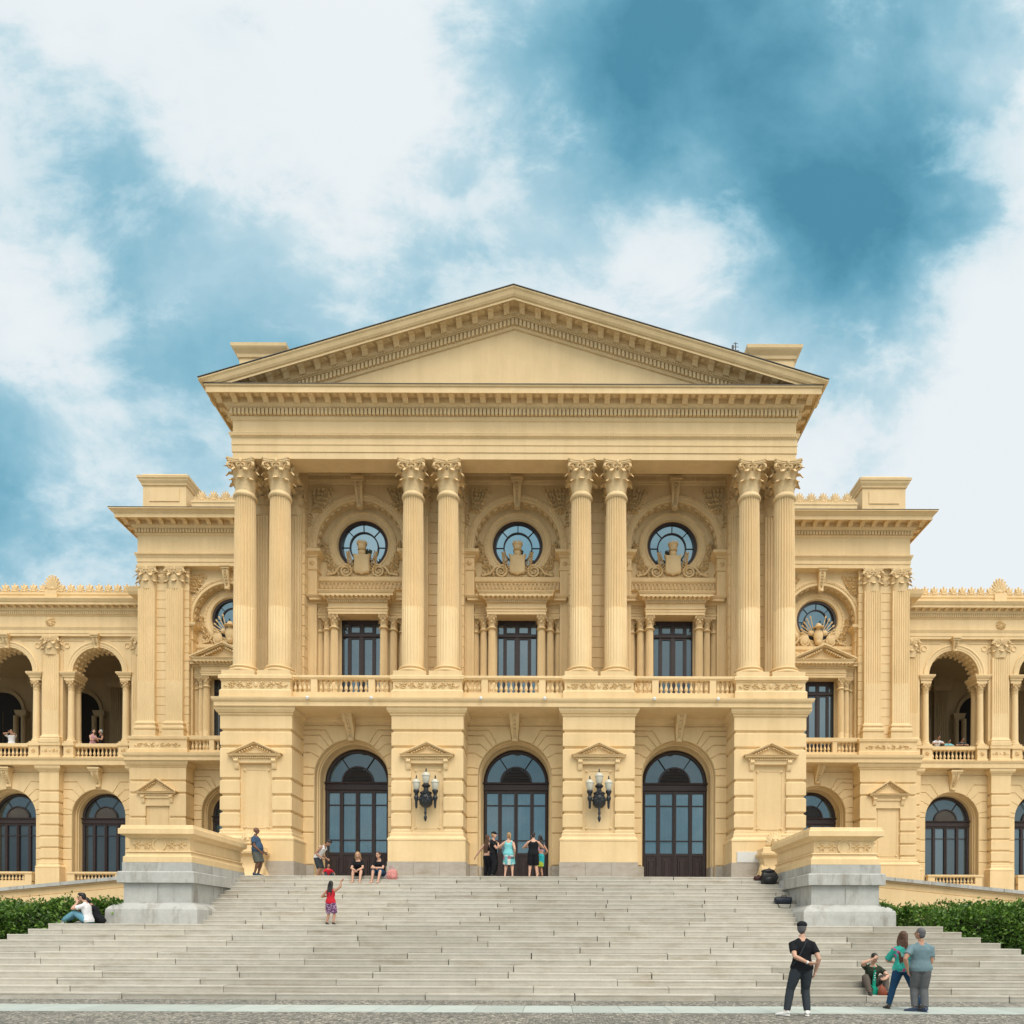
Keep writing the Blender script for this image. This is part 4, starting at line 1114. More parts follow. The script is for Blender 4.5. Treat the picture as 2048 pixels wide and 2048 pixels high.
def upper_bay(cx, dy, style, hw=2.24, ztop=21.9, dz=0.0):
    """arched upper bay: archivolt, recessed tympanum with a round window, and an aedicule with a tall window"""
    yw = YU + dy; yt = yw + .50; yo = yt + .22; rb, ra = 2.16, 1.86; zc = 18.45; zo = 18.66; zi = 18.15
    mb = MB()
    mb.archwall(cx - hw, cx + hw, zi - .02, ztop, cx, zc, rb - .02, yw)
    prof = [(rb, yw + .02), (rb, yw - .04), (rb - .05, yw - .06), (rb - .07, yw - .04), (rb - .13, yw - .05), (rb - .15, yw - .02), (rb - .17, yw - .02), (rb - .18, yw - .03), (ra + .02, yw - .03), (ra, yw), (ra, yt)]
    mb.sweep(cx, zc, prof, zb=zi - .03, n=48)
    n = 46
    for i in range(n):                      # bead course and soffit coffers
        a = math.pi * (i + .5) / n
        mb.ell((cx + (rb - .10) * math.cos(a), yw - .055, zc + (rb - .10) * math.sin(a)), (.04, .03, .04), 6, 4)
    n = 17
    for i in range(n):
        a0 = math.pi * (i + .2) / n; a1 = math.pi * (i + .8) / n
        mb.sweep(cx, zc, [(ra + .01, yw + .12), (ra - .06, yw + .12), (ra - .06, yw + .17), (ra + .01, yw + .17)], a0=a0, a1=a1, n=3)
        mb.sweep(cx, zc, [(ra + .01, yw + .33), (ra - .06, yw + .33), (ra - .06, yw + .38), (ra + .01, yw + .38)], a0=a0, a1=a1, n=3)
        for a in (a0, a1): mb.sweep(cx, zc, [(ra + .01, yw + .12), (ra - .06, yw + .12), (ra - .06, yw + .38), (ra + .01, yw + .38)], a0=a - .012, a1=a + .012, n=1)
        am = (a0 + a1) / 2; mb.ell((cx + ra * math.cos(am), yw + .25, zc + ra * math.sin(am)), (.06, .06, .06), 6, 4)
    # tympanum with the round opening
    mb.archwall(cx - 2.2, cx + 2.2, ZFL, 21.0, cx, zo, 1.10, yt, 40, circ=True)
    zl = zo - 1.10
    prof = [(1.50, yt + .01), (1.48, yt - .06), (1.44, yt - .08), (1.36, yt - .08), (1.34, yt - .05), (1.22, yt - .04), (1.20, yt - .07), (1.14, yt - .07), (1.10, yt), (1.06, yo + .06)]
    mb.sweep(cx, zo, prof, a0=0, a1=2 * math.pi, n=56)
    for i in range(44):
        a = 2 * math.pi * i / 44; mb.ell((cx + 1.40 * math.cos(a), yt - .085, zo + 1.40 * math.sin(a)), (.045, .03, .045), 6, 4)
    # imposts and the piers under them
    for s in (1, -1):
        xa, xb = sorted((cx + s * ra, cx + s * (hw + .02)))
        mb.rect(xa, xb, yw - .005, yt + .05, [(ZFL, .05), (ZFL + .45, .05), (ZFL + .5, 0), (zi - .85, 0), (zi - .84, .04), (zi - .78, .05), (zi - .77, 0), (zi - .30, 0), (zi - .28, .05), (zi - .2, .05), (zi - .17, .12), (zi - .12, .20), (zi - .02, .22), (zi, .2)])
        xm = (xa + xb) / 2
        for q in (-.11, .11): mb.box(xm + q - .01, xm + q + .01, yw - .03, yw, ZFL + .8, zi - 1.0)
        rosette(mb, xm, zi - .54, .13, yw - .01, 6)
    # entablature strip at the top of the wall
    mb.rect(cx - hw, cx + hw, yw - .02, yw + .1, [(21.0, .0), (21.04, .05), (21.08, .05), (21.10, .10), (21.28, .12), (21.34, .18), (21.5, .2), (21.9, .2)])
    dentils(mb, cx - hw, cx + hw, yw - .12, .05, 21.12, 21.27, .12)
    part('bay_wall', mb, M['wall'], museum, (cx, yw, ZFL), ang=30)
    kb = MB(); console(kb, cx, 20.95, 19.98, .37, .26, yw - .04, .30, .05)
    part('keystone_bracket', kb, M['carve'], museum, (cx, yw, 19.98), ang=40)
    # carved spandrels and tympanum foliage
    cb = MB()
    for s in (1, -1):
        sb = MB()
        for i in range(5):
            a = R(52 + 0 * i); x0 = cx + s * (hw - .08); z0 = 20.62 - .16 * i
            sprig(sb, x0 - s * (.02 + .02 * i), z0, x0 - s * (1.0 - .12 * i), z0 - .02 + .05 * (2 - i), .24, yw - .015, 11, 10 + i)
        sprig(sb, cx + s * (hw - .12), 19.85, cx + s * (hw - .45), 19.95, .22, yw - .015, 8, 3); sprig(sb, cx + s * (hw - .08), 19.85, cx + s * (hw - .10), 19.2, .16, yw - .015, 9, 4)
        part('carved_spandrel', sb, M['carve'], museum, (cx + s * (hw - .5), yw, 20), ang=45)
        for i in range(9):
            t = i / 8; a = -s * 0 + R(-62 + 62 * t); rr = 1.64
            x = cx + s * rr * math.cos(a); z = zo + rr * math.sin(a)
            for q in range(4): leaf3(cb, (x, z), math.pi / 2 * q + i, .27 * (1.15 - .45 * t), .12, yt - .03, .07)
            if t < .6: spiral(cb, x + s * .12, z - .02, .10, 1.2, yt - .02, .02, s, 1.0, 14, 4)
    zb = zl - .26
    base = 17.20
    for s in (1, -1):                     # volutes that carry the crest
        spiral(cb, cx + s * .72, base + .26, .26, 2.1, yt - .14, .045, s, math.pi / 2, 34, 6)
        pts = [(cx + s * .72, yt - .14, base + .52), (cx + s * 1.0, yt - .13, base + .42), (cx + s * 1.2, yt - .12, base + .16), (cx + s * 1.55, yt - .1, base + .08)]
        cb.tube(pts, .045, 6); spiral(cb, cx + s * 1.5, base + .18, .12, 1.4, yt - .09, .03, -s, -math.pi / 2, 18, 5)
        for i in range(6): leaf3(cb, (cx + s * (.35 + .22 * i), base + .10), math.pi / 2 - s * (.9 - .1 * i), .26, .11, yt - .08, .05)
    if style == 'shield': escutcheon(cb, cx, base + .12, yt - .05)
    else: trophy(cb, cx, base + .10, yt - .05)
    part('carved_crest', cb, M['carve'], museum, (cx, yt, base), ang=45)
    # ledge, frieze and cornice of the aedicule
    ab = MB()
    yf = yt - .12
    ab.rect(cx - 1.84, cx + 1.84, yf, yt + .1, [(16.64, 0), (16.655, .02), (16.66, 0), (16.96, 0), (16.97, .04), (17.02, .07), (17.17, .08), (17.19, .05)])
    ya = yt - .80                           # front of the projecting middle
    if style == 'shield':
        n = 21
        for i in range(n):
            x = cx - 1.72 + 3.44 * i / (n - 1)
            ab.sweep(x, 16.86, [(.048, yf), (.05, yf - .06), (.072, yf - .06), (.078, yf)], zb=16.68, n=8)
            ab.ell((x, yf, 16.79), (.022, .03, .07), 6, 5)
        zco = 16.24
    else:
        zco = 16.24
    co = [(zco - 1.36, 0), (zco - 1.20, 0), (zco - 1.195, .02), (zco - 1.06, .02), (zco - 1.03, .06), (zco - 1.0, .06), (zco - .995, 0), (zco - .72, 0), (zco - .70, .03), (zco - .695, .02), (zco - .56, .02), (zco - .55, .08), (zco - .48, .12), (zco - .46, .13), (zco - .40, .13), (zco - .399, .28), (zco - .41, .30), (zco - .28, .30), (zco - .26, .33), (zco - .16, .38), (zco - .14, .38), (zco, -.2)]
    co = [(zco + (z - zco) * .706, o) for z, o in co]; zar = zco - .96
    ab.rect(cx - 1.27, cx + 1.27, ya, yt + .1, co)
    for s in (1, -1):
        xa, xb = sorted((cx + s * 1.275, cx + s * 1.84))
        ab.rect(xa + .0, xb, yt - .38, yt + .1, [(z - .004, o * .98 if True else o) for z, o in co])
    dentils(ab, cx - 1.3, cx + 1.3, ya - .02, .07, zco - .48, zco - .40, .085)
    nmd = 15
    for i in range(nmd): modillion(ab, cx - 1.38 + 2.76 * i / (nmd - 1), ya - .27, ya - .12, .10, .09, zco - .285)
    if style != 'shield':                   # small triangular pediment
        zb2, za2 = zco - .10, zco + .62
        ab.poly([(cx - 1.6, zb2), (cx + 1.6, zb2), (cx, za2)], ya - .02, yt)
        for s in (1, -1):
            for (o, t0, t1) in ((.38, 0, .07), (.32, .07, .13), (.10, .13, .22)):
                ab.add([(cx + s * 1.72, ya - o, zb2 + .08 - t0), (cx, ya - o, za2 + .1 - t0), (cx, ya - o, za2 + .1 - t1), (cx + s * 1.72, ya - o, zb2 + .08 - t1),
                        (cx + s * 1.72, yt, zb2 + .08 - t0), (cx, yt, za2 + .1 - t0), (cx, yt, za2 + .1 - t1), (cx + s * 1.72, yt, zb2 + .08 - t1)], [(0, 1, 2, 3), (0, 4, 5, 1), (3, 2, 6, 7), (0, 3, 7, 4)])
            for i in range(12):
                f = (i + .6) / 13; x = cx + s * 1.5 * (1 - f); z = zb2 + (za2 - zb2) * f - .10
                if z > zb2 + .08: ab.box(x - .04, x + .04, ya - .25, ya, z - .07, z + .02)
            rinceau(ab, cx + s * 1.15, 16.80, .9, .3, yf + .0, 1)
    # jambs behind the little columns, ceiling of the window recess
    for s in (1, -1):
        for (xm, w, y0) in ((1.07, .40, yt - .16), (1.46, .24, yt - .34), (1.79, .22, yt - .10)):
            ab.box(cx + s * xm - w / 2, cx + s * xm + w / 2, y0, yt + .05, ZFL, zar)
    ab.box(cx - .86, cx + .86, yt - .16, yt + .1, 15.301, 15.5)
    part('window_surround', ab, M['wall'], museum, (cx, yt, ZFL), ang=25)
    for s in (1, -1):
        for (xm, y, k) in ((1.07, ya + .22, 1.0), (1.44, yt - .36, .92), (1.79, yt - .14, .8)):
            c = put('small_column', scol_me, museum, (cx + s * xm, y, ZFL), (k, k, (zar - .48 - ZFL) / (14.80 - ZFL)))
            o = put('small_capital', scap_me, museum, (cx + s * xm, y, zar - .48), (k, k, 1))
            # capital belongs to its column
            o.parent = c; o.location = (0, 0, 14.80 - ZFL); o.scale = (1, 1, 1 / ((zar - .48 - ZFL) / (14.80 - ZFL)))
    w = put('window', win_me, museum, (cx, yt - .15, ZFL)); put('window_glass', wing_me, w, (cx, yt - .15, ZFL))
    o = put('oculus_window', oc_me, museum, (cx, yo, zo)); put('oculus_glass', ocg_me, o, (cx, yo, zo))

for cx in BAYS: upper_bay(cx, 0, 'shield')
# rusticated wall piers and pilasters behind the columns, ceiling
pcap = capital_mb(.36, 1.15, .42, True).mesh('pilaster_capital', M['carve'], True, 45)
for cx in PIERS:
    mb = MB(); js = [ZFL + .3 + .442 * i for i in range(24)]
    mb.rect(cx - 1.17, cx + 1.17, 30.95, 32.2, wall_profile(ZFL, js, 21.5, notch=.025, ch=.012, fl=.008))
    part('wall_pier', mb, M['wall'], museum, (cx, 30.95, ZFL), smooth=False)
    for s in (-1, 1):
        pb = MB(); x = cx + s * PAIR
        flute_pilaster(pb, x, 30.76, .74, .2, ZFL + .9, 19.3, 6, .03)
        pb.rect(x - .37, x + .37, 30.76, 30.96, [(ZFL, .1), (ZFL + .5, .1), (ZFL + .55, .05), (ZFL + .7, .08), (ZFL + .8, .04), (ZFL + .9, 0)])
        p = part('pilaster', pb, M['wall'], museum, (x, 30.76, ZFL), smooth=False)
        put('pilaster_capital', pcap, p, (x, 30.95, 19.32), (1, .55, 1))
mb = MB()
mb.box(-HX + .02, HX - .02, 29.82, 32.4, 21.6, 22.0)
for x in PIERS: mb.rect(x - 1.17, x + 1.17, 30.7, 31.4, [(ZARC + .02, 0), (21.4, .05), (21.6, .05)])
mb.box(-11.2, 11.2, 32.9, 33.4, ZFL - .02, 23.5)
for s in (1, -1):
    a, b = sorted((s * 11.2, s * 10.9)); mb.box(a, b, 31.4, 40, ZFL - .02, 22.0)
part('loggia_ceiling', mb, M['wall'], museum, (0, 31, 21.6), smooth=False)

# ================================================================== side pavilions
YA = 38.5
for s in (1, -1):
    def side(name, mb, mat, **k): return part(name, mb if s > 0 else mb.mirrored(), mat, museum, (s * 16, YA, Z0), **k)
    XB = 20.49; CXB = 15.9
    zs0, zs1 = V(1436, 38.1), V(1422, 38.1)
    # ground floor: end pier with blind niche, arched window
    mb = MB(); pier(mb, 19.35, 1.50, 38.4, 44, True, 1.4, JZ, zs0 - .34, zend=zs0 - .01)
    mb.rect(17.85, 20.85, 38.4, 44, [(1.2, .13), (ZPL - .01, .13)])
    side('pier', mb, M['wall'], ang=20)
    nb = MB(); niche(nb, 19.35, 38.4, V(1471.5, 38.2), V(1496, 38.2), ZBASE, 1.04, .64, 38.51); side('blind_niche', nb, M['wall'], ang=20)
    mb = MB()
    arch_storey(mb, CXB, 11.4, 17.86, 39.3, 40.3, 1.53, 1.38, ZSP, 1.4, zs0 + .02, [(k[0], k[1]) for k in KN], JZ[1:5] + [V(1449.7, YW)], False)
    mb.box(11.4, 18, 40.5, 40.8, 1.4, zs0); side('arched_wall', mb, M['wall'], ang=25)
    kb = MB(); console(kb, CXB, V(1441, 38.9), V(1476, 39.2), .46, .26, 39.28, .7, .08); side('keystone_bracket', kb, M['carve'], ang=40)
    d = put('arched_window', door_me, museum, (s * CXB, 40.3, Z0)); put('door_glass', doorg_me, d, (s * CXB, 40.3, Z0)); put('louvre', doorl_me, d, (s * CXB, 40.3, Z0)); put('fanlight', doorf_me, d, (s * CXB, 40.3, Z0))
    # string course and balustrade
    mb = MB(); mb.rect(11.4, 20.86, 38.3, 44, [(zs0 - .02, .02), (zs0, .15), (zs0 + .18, .15), (zs0 + .2, .18), (zs0 + .26, .22), (zs1, .24)])
    zp = V(1390, 38.2); zr = V(1389.5, 38.4)
    mb.rect(17.8, 20.84, 38.36, 44, [(zs1, .06), (zs1 + .22, .06), (zs1 + .27, 0), (zp - .2, 0), (zp - .15, .06), (zp - .02, .08), (zp, .06)])
    side('string_course', mb, M['wall'], smooth=False)
    rb = MB(); rinceau(rb, 19.35, (zs1 + zp) / 2 + .02, 2.3, .32, 38.35, 3); side('carved_panel', rb, M['carve'])
    mb = MB()
    mb.rect(11.5, 17.8, 38.5, 38.76, [(zr - .24, 0), (zr - .19, .04), (zr - .02, .05), (zr, .03)]); mb.rect(11.5, 17.8, 38.48, 38.78, [(zs1, 0), (zs1 + .22, 0)])
    for px in (12.6, 16.55): mb.box(px - .13, px + .13, 38.49, 38.77, zs1 + .2, zr - .22)
    o = side('balustrade', mb, M['wall'], smooth=False)
    xs = [12.6 + .26 + .2 * i for i in range(18)] + [16.55 + .26 + .2 * i for i in range(5)]
    for x in xs: put('baluster', bal_me, o, (s * x, 38.63, zs1 + .22), (1, 1, (zr - .24 - zs1 - .22) / HB))
    # upper storey: wall, paired fluted pilasters
    zab, zat = zp, V(1069, 38.4)
    mb = MB(); js = [zp + .3 + .47 * i for i in range(24)]
    mb.rect(17.85, XB + .0, 38.66, 45, wall_profile(zp - .02, js, zat + .1, notch=.025, ch=.012, fl=.008)); 
    mb.rect(11.2, 13.66, 38.66, 45, wall_profile(zp - .02, js, zat + .1, notch=.025, ch=.012, fl=.008))
    side('rusticated_wall', mb, M['wall'], smooth=False)
    for x in (18.53, 20.02):
        pb = MB(); flute_pilaster(pb, x, 38.45, .90, .25, zp + .85, zat - 1.2, 7, .04)
        pb.rect(x - .45, x + .45, 38.45, 38.7, [(zp, .12), (zp + .3, .12), (zp + .33, .08), (zp + .4, .14), (zp + .5, .14), (zp + .55, .07), (zp + .62, .06), (zp + .68, .10), (zp + .76, .08), (zp + .8, .02), (zp + .85, 0)])
        p = side('pilaster', pb, M['wall'], smooth=False)
        put('pilaster_capital', pcap, p, (s * x, 38.66, zat - 1.2), (1.22, .62, 1.2 / 1.15))
    upper_bay(s * CXB, 7.5, 'trophy', 2.26, zat + .5)
    # entablature
    f = 38.46
    z = zat; zf = V(1046, 38.4); zfr = V(1013, 38.4); zd0, zd1 = V(1006, 38.3), V(998.5, 38.25); zco = V(980, 37.75); zct = V(962, 37.6)
    mb = MB()
    mb.rect(11.0, XB, f, 45, [(z, 0), (z + (zf - z) * .3, 0), (z + (zf - z) * .3 + .01, .03), (z + (zf - z) * .6, .03), (z + (zf - z) * .65, .05), (z + (zf - z) * .8, .09), (zf - .02, .13), (zf, .13), (zf + .005, 0), (zfr, 0), (zfr + .06, .06), (zd0 - .03, .09), (zd0 - .02, .07), (zd1, .07), (zd1 + .02, .16), (zd1 + .12, .24), (zd1 + .14, .25), (zco + .14, .25), (zco + .141, .72), (zco, .74), (zco + .01, .78), (zco + .20, .78), (zco + .21, .80), (zco + .32, .90), (zct - .05, .98), (zct, .98), (zct + .01, .2)])
    dentils(mb, 11.2, XB + .07, f - .07, .09, zd0, zd1, .155)
    dentils_y(mb, f, 44, XB + .07, 1, .09, zd0, zd1, .155)
    dentils(mb, 11.2, XB, f - .12, .03, zf - .10, zf - .03, .08, .6)
    for i in range(16): modillion(mb, XB + .40 - .62 * i, f - .70, f - .24, .22, .23, zco + .14)
    for i in range(9): modillion_x(mb, f + .3 + .62 * i, XB + .70, XB + .24, .22, .23, zco + .14)
    side('entablature', mb, M['wall'], smooth=False)
    mb = MB(); mb.box(11.0, XB + 1.0, f - 1.0, 45, zct + .012, zct + .03); side('flashing', mb, M['lead'], smooth=False)
    # parapet block, parapet wall and crest of palmettes
    zpt = V(944, 38.8); zbt = V(900, 38.8)
    mb = MB(); x0, x1 = 18.05, 20.35
    mb.rect(x0, x1, 38.7, 41.5, [(zct, .22), (zct + .30, .22), (zct + .36, .10), (zct + .44, .02), (zct + .48, 0), (zbt - .62, 0), (zbt - .60, .06), (zbt - .52, .08), (zbt - .40, .16), (zbt - .30, .19), (zbt - .29, .22), (zbt - .17, .24), (zbt - .16, .08), (zbt, .03)])
    mb.box(x0 + .35, x1 - .35, 38.66, 38.72, zct + 1.02, zbt - .78)
    side('corner_block', mb, M['wall'], smooth=False)
    mb = MB(); mb.rect(11.0, x0 - .2, 38.9, 39.4, [(zct, .0), (zpt - .15, .0), (zpt - .13, .03), (zpt, .03)]); side('parapet', mb, M['wall'], smooth=False)
def palmette(mb, h, w, d=.16, n=7):
    for i in range(n):
        t = (i - (n - 1) / 2) / ((n - 1) / 2); a = math.pi / 2 - t * 1.15; L = h * (.98 - .30 * t * t)
        p = [Vector((t * w * .12, 0, h * .1))]
        for q in (.35, .7, 1.0): p.append(Vector((math.cos(a) * L * q * .62 + t * w * .08, -.03 * q, h * .1 + math.sin(a) * L * q * .88)))
        mb.tube(p, [w * .05, w * .085, w * .105, w * .06], 6); mb.ell(tuple(p[-1]), (w * .09, w * .07, w * .09), 6, 4)
    mb.box(-w * .34, w * .34, -.02, d, 0, h * .18); mb.ell((0, .03, h * .50), (w * .40, d * .42, h * .42), 14, 8); mb.ell((0, -.02, h * .18), (w * .2, .07, h * .12), 8, 5)
    for s in (1, -1): mb.ell((s * w * .36, 0, h * .14), (w * .13, .06, h * .12), 8, 5)
pb = MB(); palmette(pb, .56, .46); pal_me = pb.mesh('palmette', M['carve'], True, 50)
pb = MB(); palmette(pb, .28, .26); palS_me = pb.mesh('small_palmette', M['carve'], True, 50)
pb = MB(); palmette(pb, .52, .54, .2, 5)
pal2_me = pb.mesh('palmette', M['carve'], True, 50)
pb = MB(); palmette(pb, .92, .78, .2, 9); palB_me = pb.mesh('large_palmette', M['carve'], True, 50)
for s in (1, -1):
    for i in range(8):
        x = 17.35 - .64 * i
        put('palmette', pal_me, museum, (s * x, 39.0, V(944, 38.8) - .01)); put('small_palmette', palS_me, museum, (s * (x + .32), 39.0, V(944, 38.8) - .01))

# ================================================================== arcaded wings
YG = 41.4
winw, wing2, winl, winf = arched_unit(1.36, 5.0, False)
ww_me = winw.mesh('arched_window', M['wood'], True, 30); wwg_me = wing2.mesh('window_glass', M['glass_dark'], False); wwl_me = winl.mesh('louvre', M['louvre'], False); wwf_me = winf.mesh('fanlight', M['glass_dark'], False)
wwgR_me = wing2.mesh('window_glass', M['glass'], False); wwfR_me = winf.mesh('fanlight', M['glass'], False)
wcap = capital_mb(.17, .50, .215, True).mesh('small_capital', M['carve'], True, 45)
LV = lambda v: V(v, YG)
zfl = LV(1448); zbal0, zbal1, zrl = LV(1429.5), LV(1411.5), LV(1404.7)
zcb = zrl; zct_ = LV(1285); zim = LV(1270)
ws = MB(); hcol = zct_ - .50 - zcb
ws.box(-.27, .27, -.27, .27, 0, .10); ws.lathe(0, 0, [(.26, .1), (.27, .15), (.25, .2), (.215, .23), (.22, .28), (.195, .31), (.19, .35), (.17, hcol - .06), (.20, hcol - .03), (.17, hcol)], 20)
wcol_me = ws.mesh('arcade_column', M['wall'], True, 45)
ZCROWN = LV(1120)
baln = 0
for s in (1, -1):
    def side(name, mb, mat, x=24.5, **k): return part(name, mb if s > 0 else mb.mirrored(), mat, museum, (s * x, YG, Z0), **k)
    x0w = 20.8; centres = [24.55 + 5.14 * i for i in range(3)]; pil = [24.55 - 2.57 + 5.14 * i for i in range(4)]
    xend = pil[-1] + 1.2
    # ground floor
    for ci, cx in enumerate(centres):
        mb = MB()
        zsw = LV(1541)
        arch_storey(mb, cx, cx - 2.57 + .50, cx + 2.57 - .50, YG + .35, 42.45, 1.53, 1.40, zsw, 1.4, LV(1449), [(11.5, zsw + .42), (30, zsw + 1.0), (45, zsw + 1.5), (58, zsw + 1.95)], JZ[1:4] , False)
        mb.box(cx - 2.1, cx + 2.1, 42.7, 43, 1.4, LV(1449)); side('arched_wall', mb, M['wall'], cx, ang=25)
        kb = MB(); console(kb, cx, LV(1450) - .25, LV(1486), .46, .28, YG + .33, .45, .08); side('keystone_bracket', kb, M['carve'], cx, ang=40)
        zb = zsw - 5.0
        d = put('arched_window', ww_me, museum, (s * cx, 42.42, zb)); put('window_glass', wwg_me if s < 0 else wwgR_me, d, (s * cx, 42.42, zb)); put('louvre', wwl_me, d, (s * cx, 42.42, zb)); put('fanlight', wwf_me if s < 0 or ci else wwfR_me, d, (s * cx, 42.42, zb))
        za, zb2 = LV(1667), LV(1648)
        mb = MB(); mb.rect(cx - 1.55, cx + 1.55, YG - .05, YG + .2, [(zb2 - .14, 0), (zb2 - .1, .04), (zb2, .04)]); mb.rect(cx - 1.55, cx + 1.55, YG - .05, YG + .2, [(za - 2, 0), (za + .05, 0)])
        for q in (-1.35, 1.35): mb.box(cx + q - .2, cx + q + .2, YG - .045, YG + .195, za, zb2 - .12)
        o = side('window_balustrade', mb, M['wall'], cx, smooth=False)
        if ci < 2:
            for i in range(11): put('baluster', bal_me, o, (s * (cx - 1.0 + .2 * i), YG + .08, za + .05), (1, 1, (zb2 - .14 - za - .05) / HB))
    for pi, px in enumerate(pil):
        mb = MB(); pier(mb, px, .56, YG - .1, 43, False, 1.4, JZ, LV(1449) - .36, zend=LV(1449) - .01)
        mb.rect(px - .56, px + .56, YG - .1, 43, [(1.2, .13), (ZPL - .01, .13)]); side('pier', mb, M['wall'], px, ang=20)
    mb = MB(); mb.rect(x0w - .4, xend, YG - .14, 44, [(LV(1449), .1), (LV(1449) + .02, .16), (LV(1440), .16), (LV(1439), .2), (zfl + .38, .24), (zfl + .40, .0)])
    side('string_course', mb, M['wall'], 26, smooth=False)
    # upper arcade
    zf2 = LV(1436)
    for pi, px in enumerate(pil):
        mb = MB()
        mb.rect(px - .55, px + .55, YG - .04, 42.6, [(zf2, .05), (zbal0, .05), (zbal0 + .04, 0), (zrl - .18, 0), (zrl - .15, .06), (zrl, .06)])
        for q in (-1, 1):
            mb.rect(px + q * 1.0 - .30, px + q * 1.0 + .30, YG + .02, 42.5, [(zf2, .02), (zbal0, .02), (zbal0 + .04, -.02), (zrl - .18, -.02), (zrl - .15, .04), (zrl, .04)])
            rosette(mb, px + q * 1.0, (zbal0 + zrl) / 2 - .05, .13, YG + .03)
        rinceau(mb, px, (zbal0 + zrl) / 2 - .05, .8, .26, YG - .05, 1)
        mb.box(px - .60, px + .60, YG + .14, 42.5, zrl, LV(1200))
        o = side('arcade_pier', mb, M['wall'], px, ang=20)
        pb = MB(); flute_pilaster(pb, px, YG, .92, .15, zrl + .5, LV(1238), 7, .035)
        pb.rect(px - .46, px + .46, YG, YG + .15, [(zrl, .12), (zrl + .2, .12), (zrl + .24, .08), (zrl + .32, .1), (zrl + .4, .04), (zrl + .5, 0)])
        p = side('pilaster', pb, M['wall'], px, smooth=False); put('pilaster_capital', pcap, p, (s * px, YG + .14, LV(1238)), (1.15, .6, (LV(1203) - LV(1238)) / 1.15))
        for q in (-1, 1):
            for yy in (YG + .30, YG + .85):
                c = put('arcade_column', wcol_me, museum, (s * (px + q * 1.0), yy, zcb)); put('small_capital', wcap, c, (s * (px + q * 1.0), yy, zct_ - .5))
            mb = MB(); mb.rect(px + q * .97 - .32, px + q * .97 + .32, YG + .10, 42.5, [(zct_, -.02), (zct_ + .16, -.02), (zct_ + .17, .03), (zct_ + .26, .03), (zct_ + .28, .08), (zct_ + .36, .13), (zim - .02, .15), (zim, .13)])
            side('impost', mb, M['wall'], px, smooth=False)
    for ci, cx in enumerate(centres):
        mb = MB(); r = 1.42
        mb.archwall(cx - 2.02, cx + 2.02, zim, LV(1202), cx, zim + .0, r, YG + .16)
        mb.sweep(cx, zim, [(1.76, YG + .17), (1.76, YG + .10), (1.70, YG + .08), (1.66, YG + .10), (1.64, YG + .12), (1.54, YG + .12), (1.52, YG + .14), (r + .02, YG + .14), (r, YG + .17), (r, 42.4)], n=40)
        mb.archwall(cx - 2.02, cx + 2.02, zim, LV(1202), cx, zim, r, 42.4)
        n = 15
        for i in range(n):
            for j in range(3):
                a = math.pi * (i + .5) / n; yy = YG + .4 + .33 * j; mb.ell((cx + r * math.cos(a), yy, zim + r * math.sin(a)), (.10, .12, .10), 6, 4)
        for q in (-1, 1):
            mb.sweep(cx + q * 1.72, LV(1203) - .5, [(.12, YG + .16), (.13, YG + .12), (.16, YG + .12), (.17, YG + .16)], a0=0, a1=2 * math.pi, n=20)
            a, b = sorted((cx + q * 1.95, cx + q * .75)); mb.box(a, b, YG + .12, YG + .17, LV(1203) - .22, LV(1203) - .19); mb.box(cx + q * 1.97 - .015, cx + q * 1.97 + .015, YG + .12, YG + .17, zim + .1, LV(1203) - .19)
        side('arcade_arch', mb, M['wall'], cx, ang=25)
        kb = MB(); console(kb, cx, LV(1203) - .12, zim + r - .06, .34, .24, YG + .12, .22, .06); side('keystone_bracket', kb, M['carve'], cx, ang=40)
        mb = MB(); a, b = cx - 1.28, cx + 1.28
        mb.rect(a, b, YG + .16, YG + .42, [(zrl - .22, 0), (zrl - .18, .04), (zrl, .04)]); mb.rect(a, b, YG + .14, YG + .44, [(zf2, 0), (zbal0, 0)])
        o = side('balustrade', mb, M['wall'], cx, smooth=False)
        if ci < 2:
            for i in range(11): put('baluster', bal_me, o, (s * (cx - 1.15 + .23 * i), YG + .29, zbal0), (1.0, 1.0, (zrl - .22 - zbal0) / HB))
    # entablature of the wing
    z0 = LV(1203); mb = MB(); f = YG + .0
    zar, zfr, zd0, zd1, zc0, zc1 = LV(1187), LV(1166), LV(1163), LV(1157.5), LV(1150), LV(1139)
    mb.rect(x0w - .3, xend, f, 46, [(z0, 0), (z0 + .14, 0), (z0 + .145, .025), (z0 + .32, .025), (zar - .08, .06), (zar, .09), (zar + .005, 0), (zfr, 0), (zfr + .03, .05), (zd0, .06), (zd1, .06), (zd1 + .02, .12), (zd1 + .10, .16), (zc0 + .04, .16), (zc0 + .041, .42), (zc0, .44), (zc0 + .14, .44), (zc0 + .15, .47), (zc1 - .03, .56), (zc1, .56), (zc1 + .01, .1)])
    dentils(mb, x0w, xend, f - .06, .06, zd0, zd1, .12)
    for i in range(int((xend - x0w) / .43)): modillion(mb, x0w + .5 + .43 * i, f - .40, f - .14, .16, .13, zc0 + .04)
    mb.rect(x0w - .3, xend, f + .1, f + .6, [(zc1, .08), (zc1 + .12, .08), (zc1 + .14, .02), (ZCROWN - .14, .02), (ZCROWN - .12, .06), (ZCROWN, .06)])
    for px in pil[1:]: rosette(mb, px, (zar + zfr) / 2, .30, f - .01, 10); mb.rect(px - .3, px + .3, f + .02, f + .6, [(zc1, .05), (ZCROWN + .1, .05)])
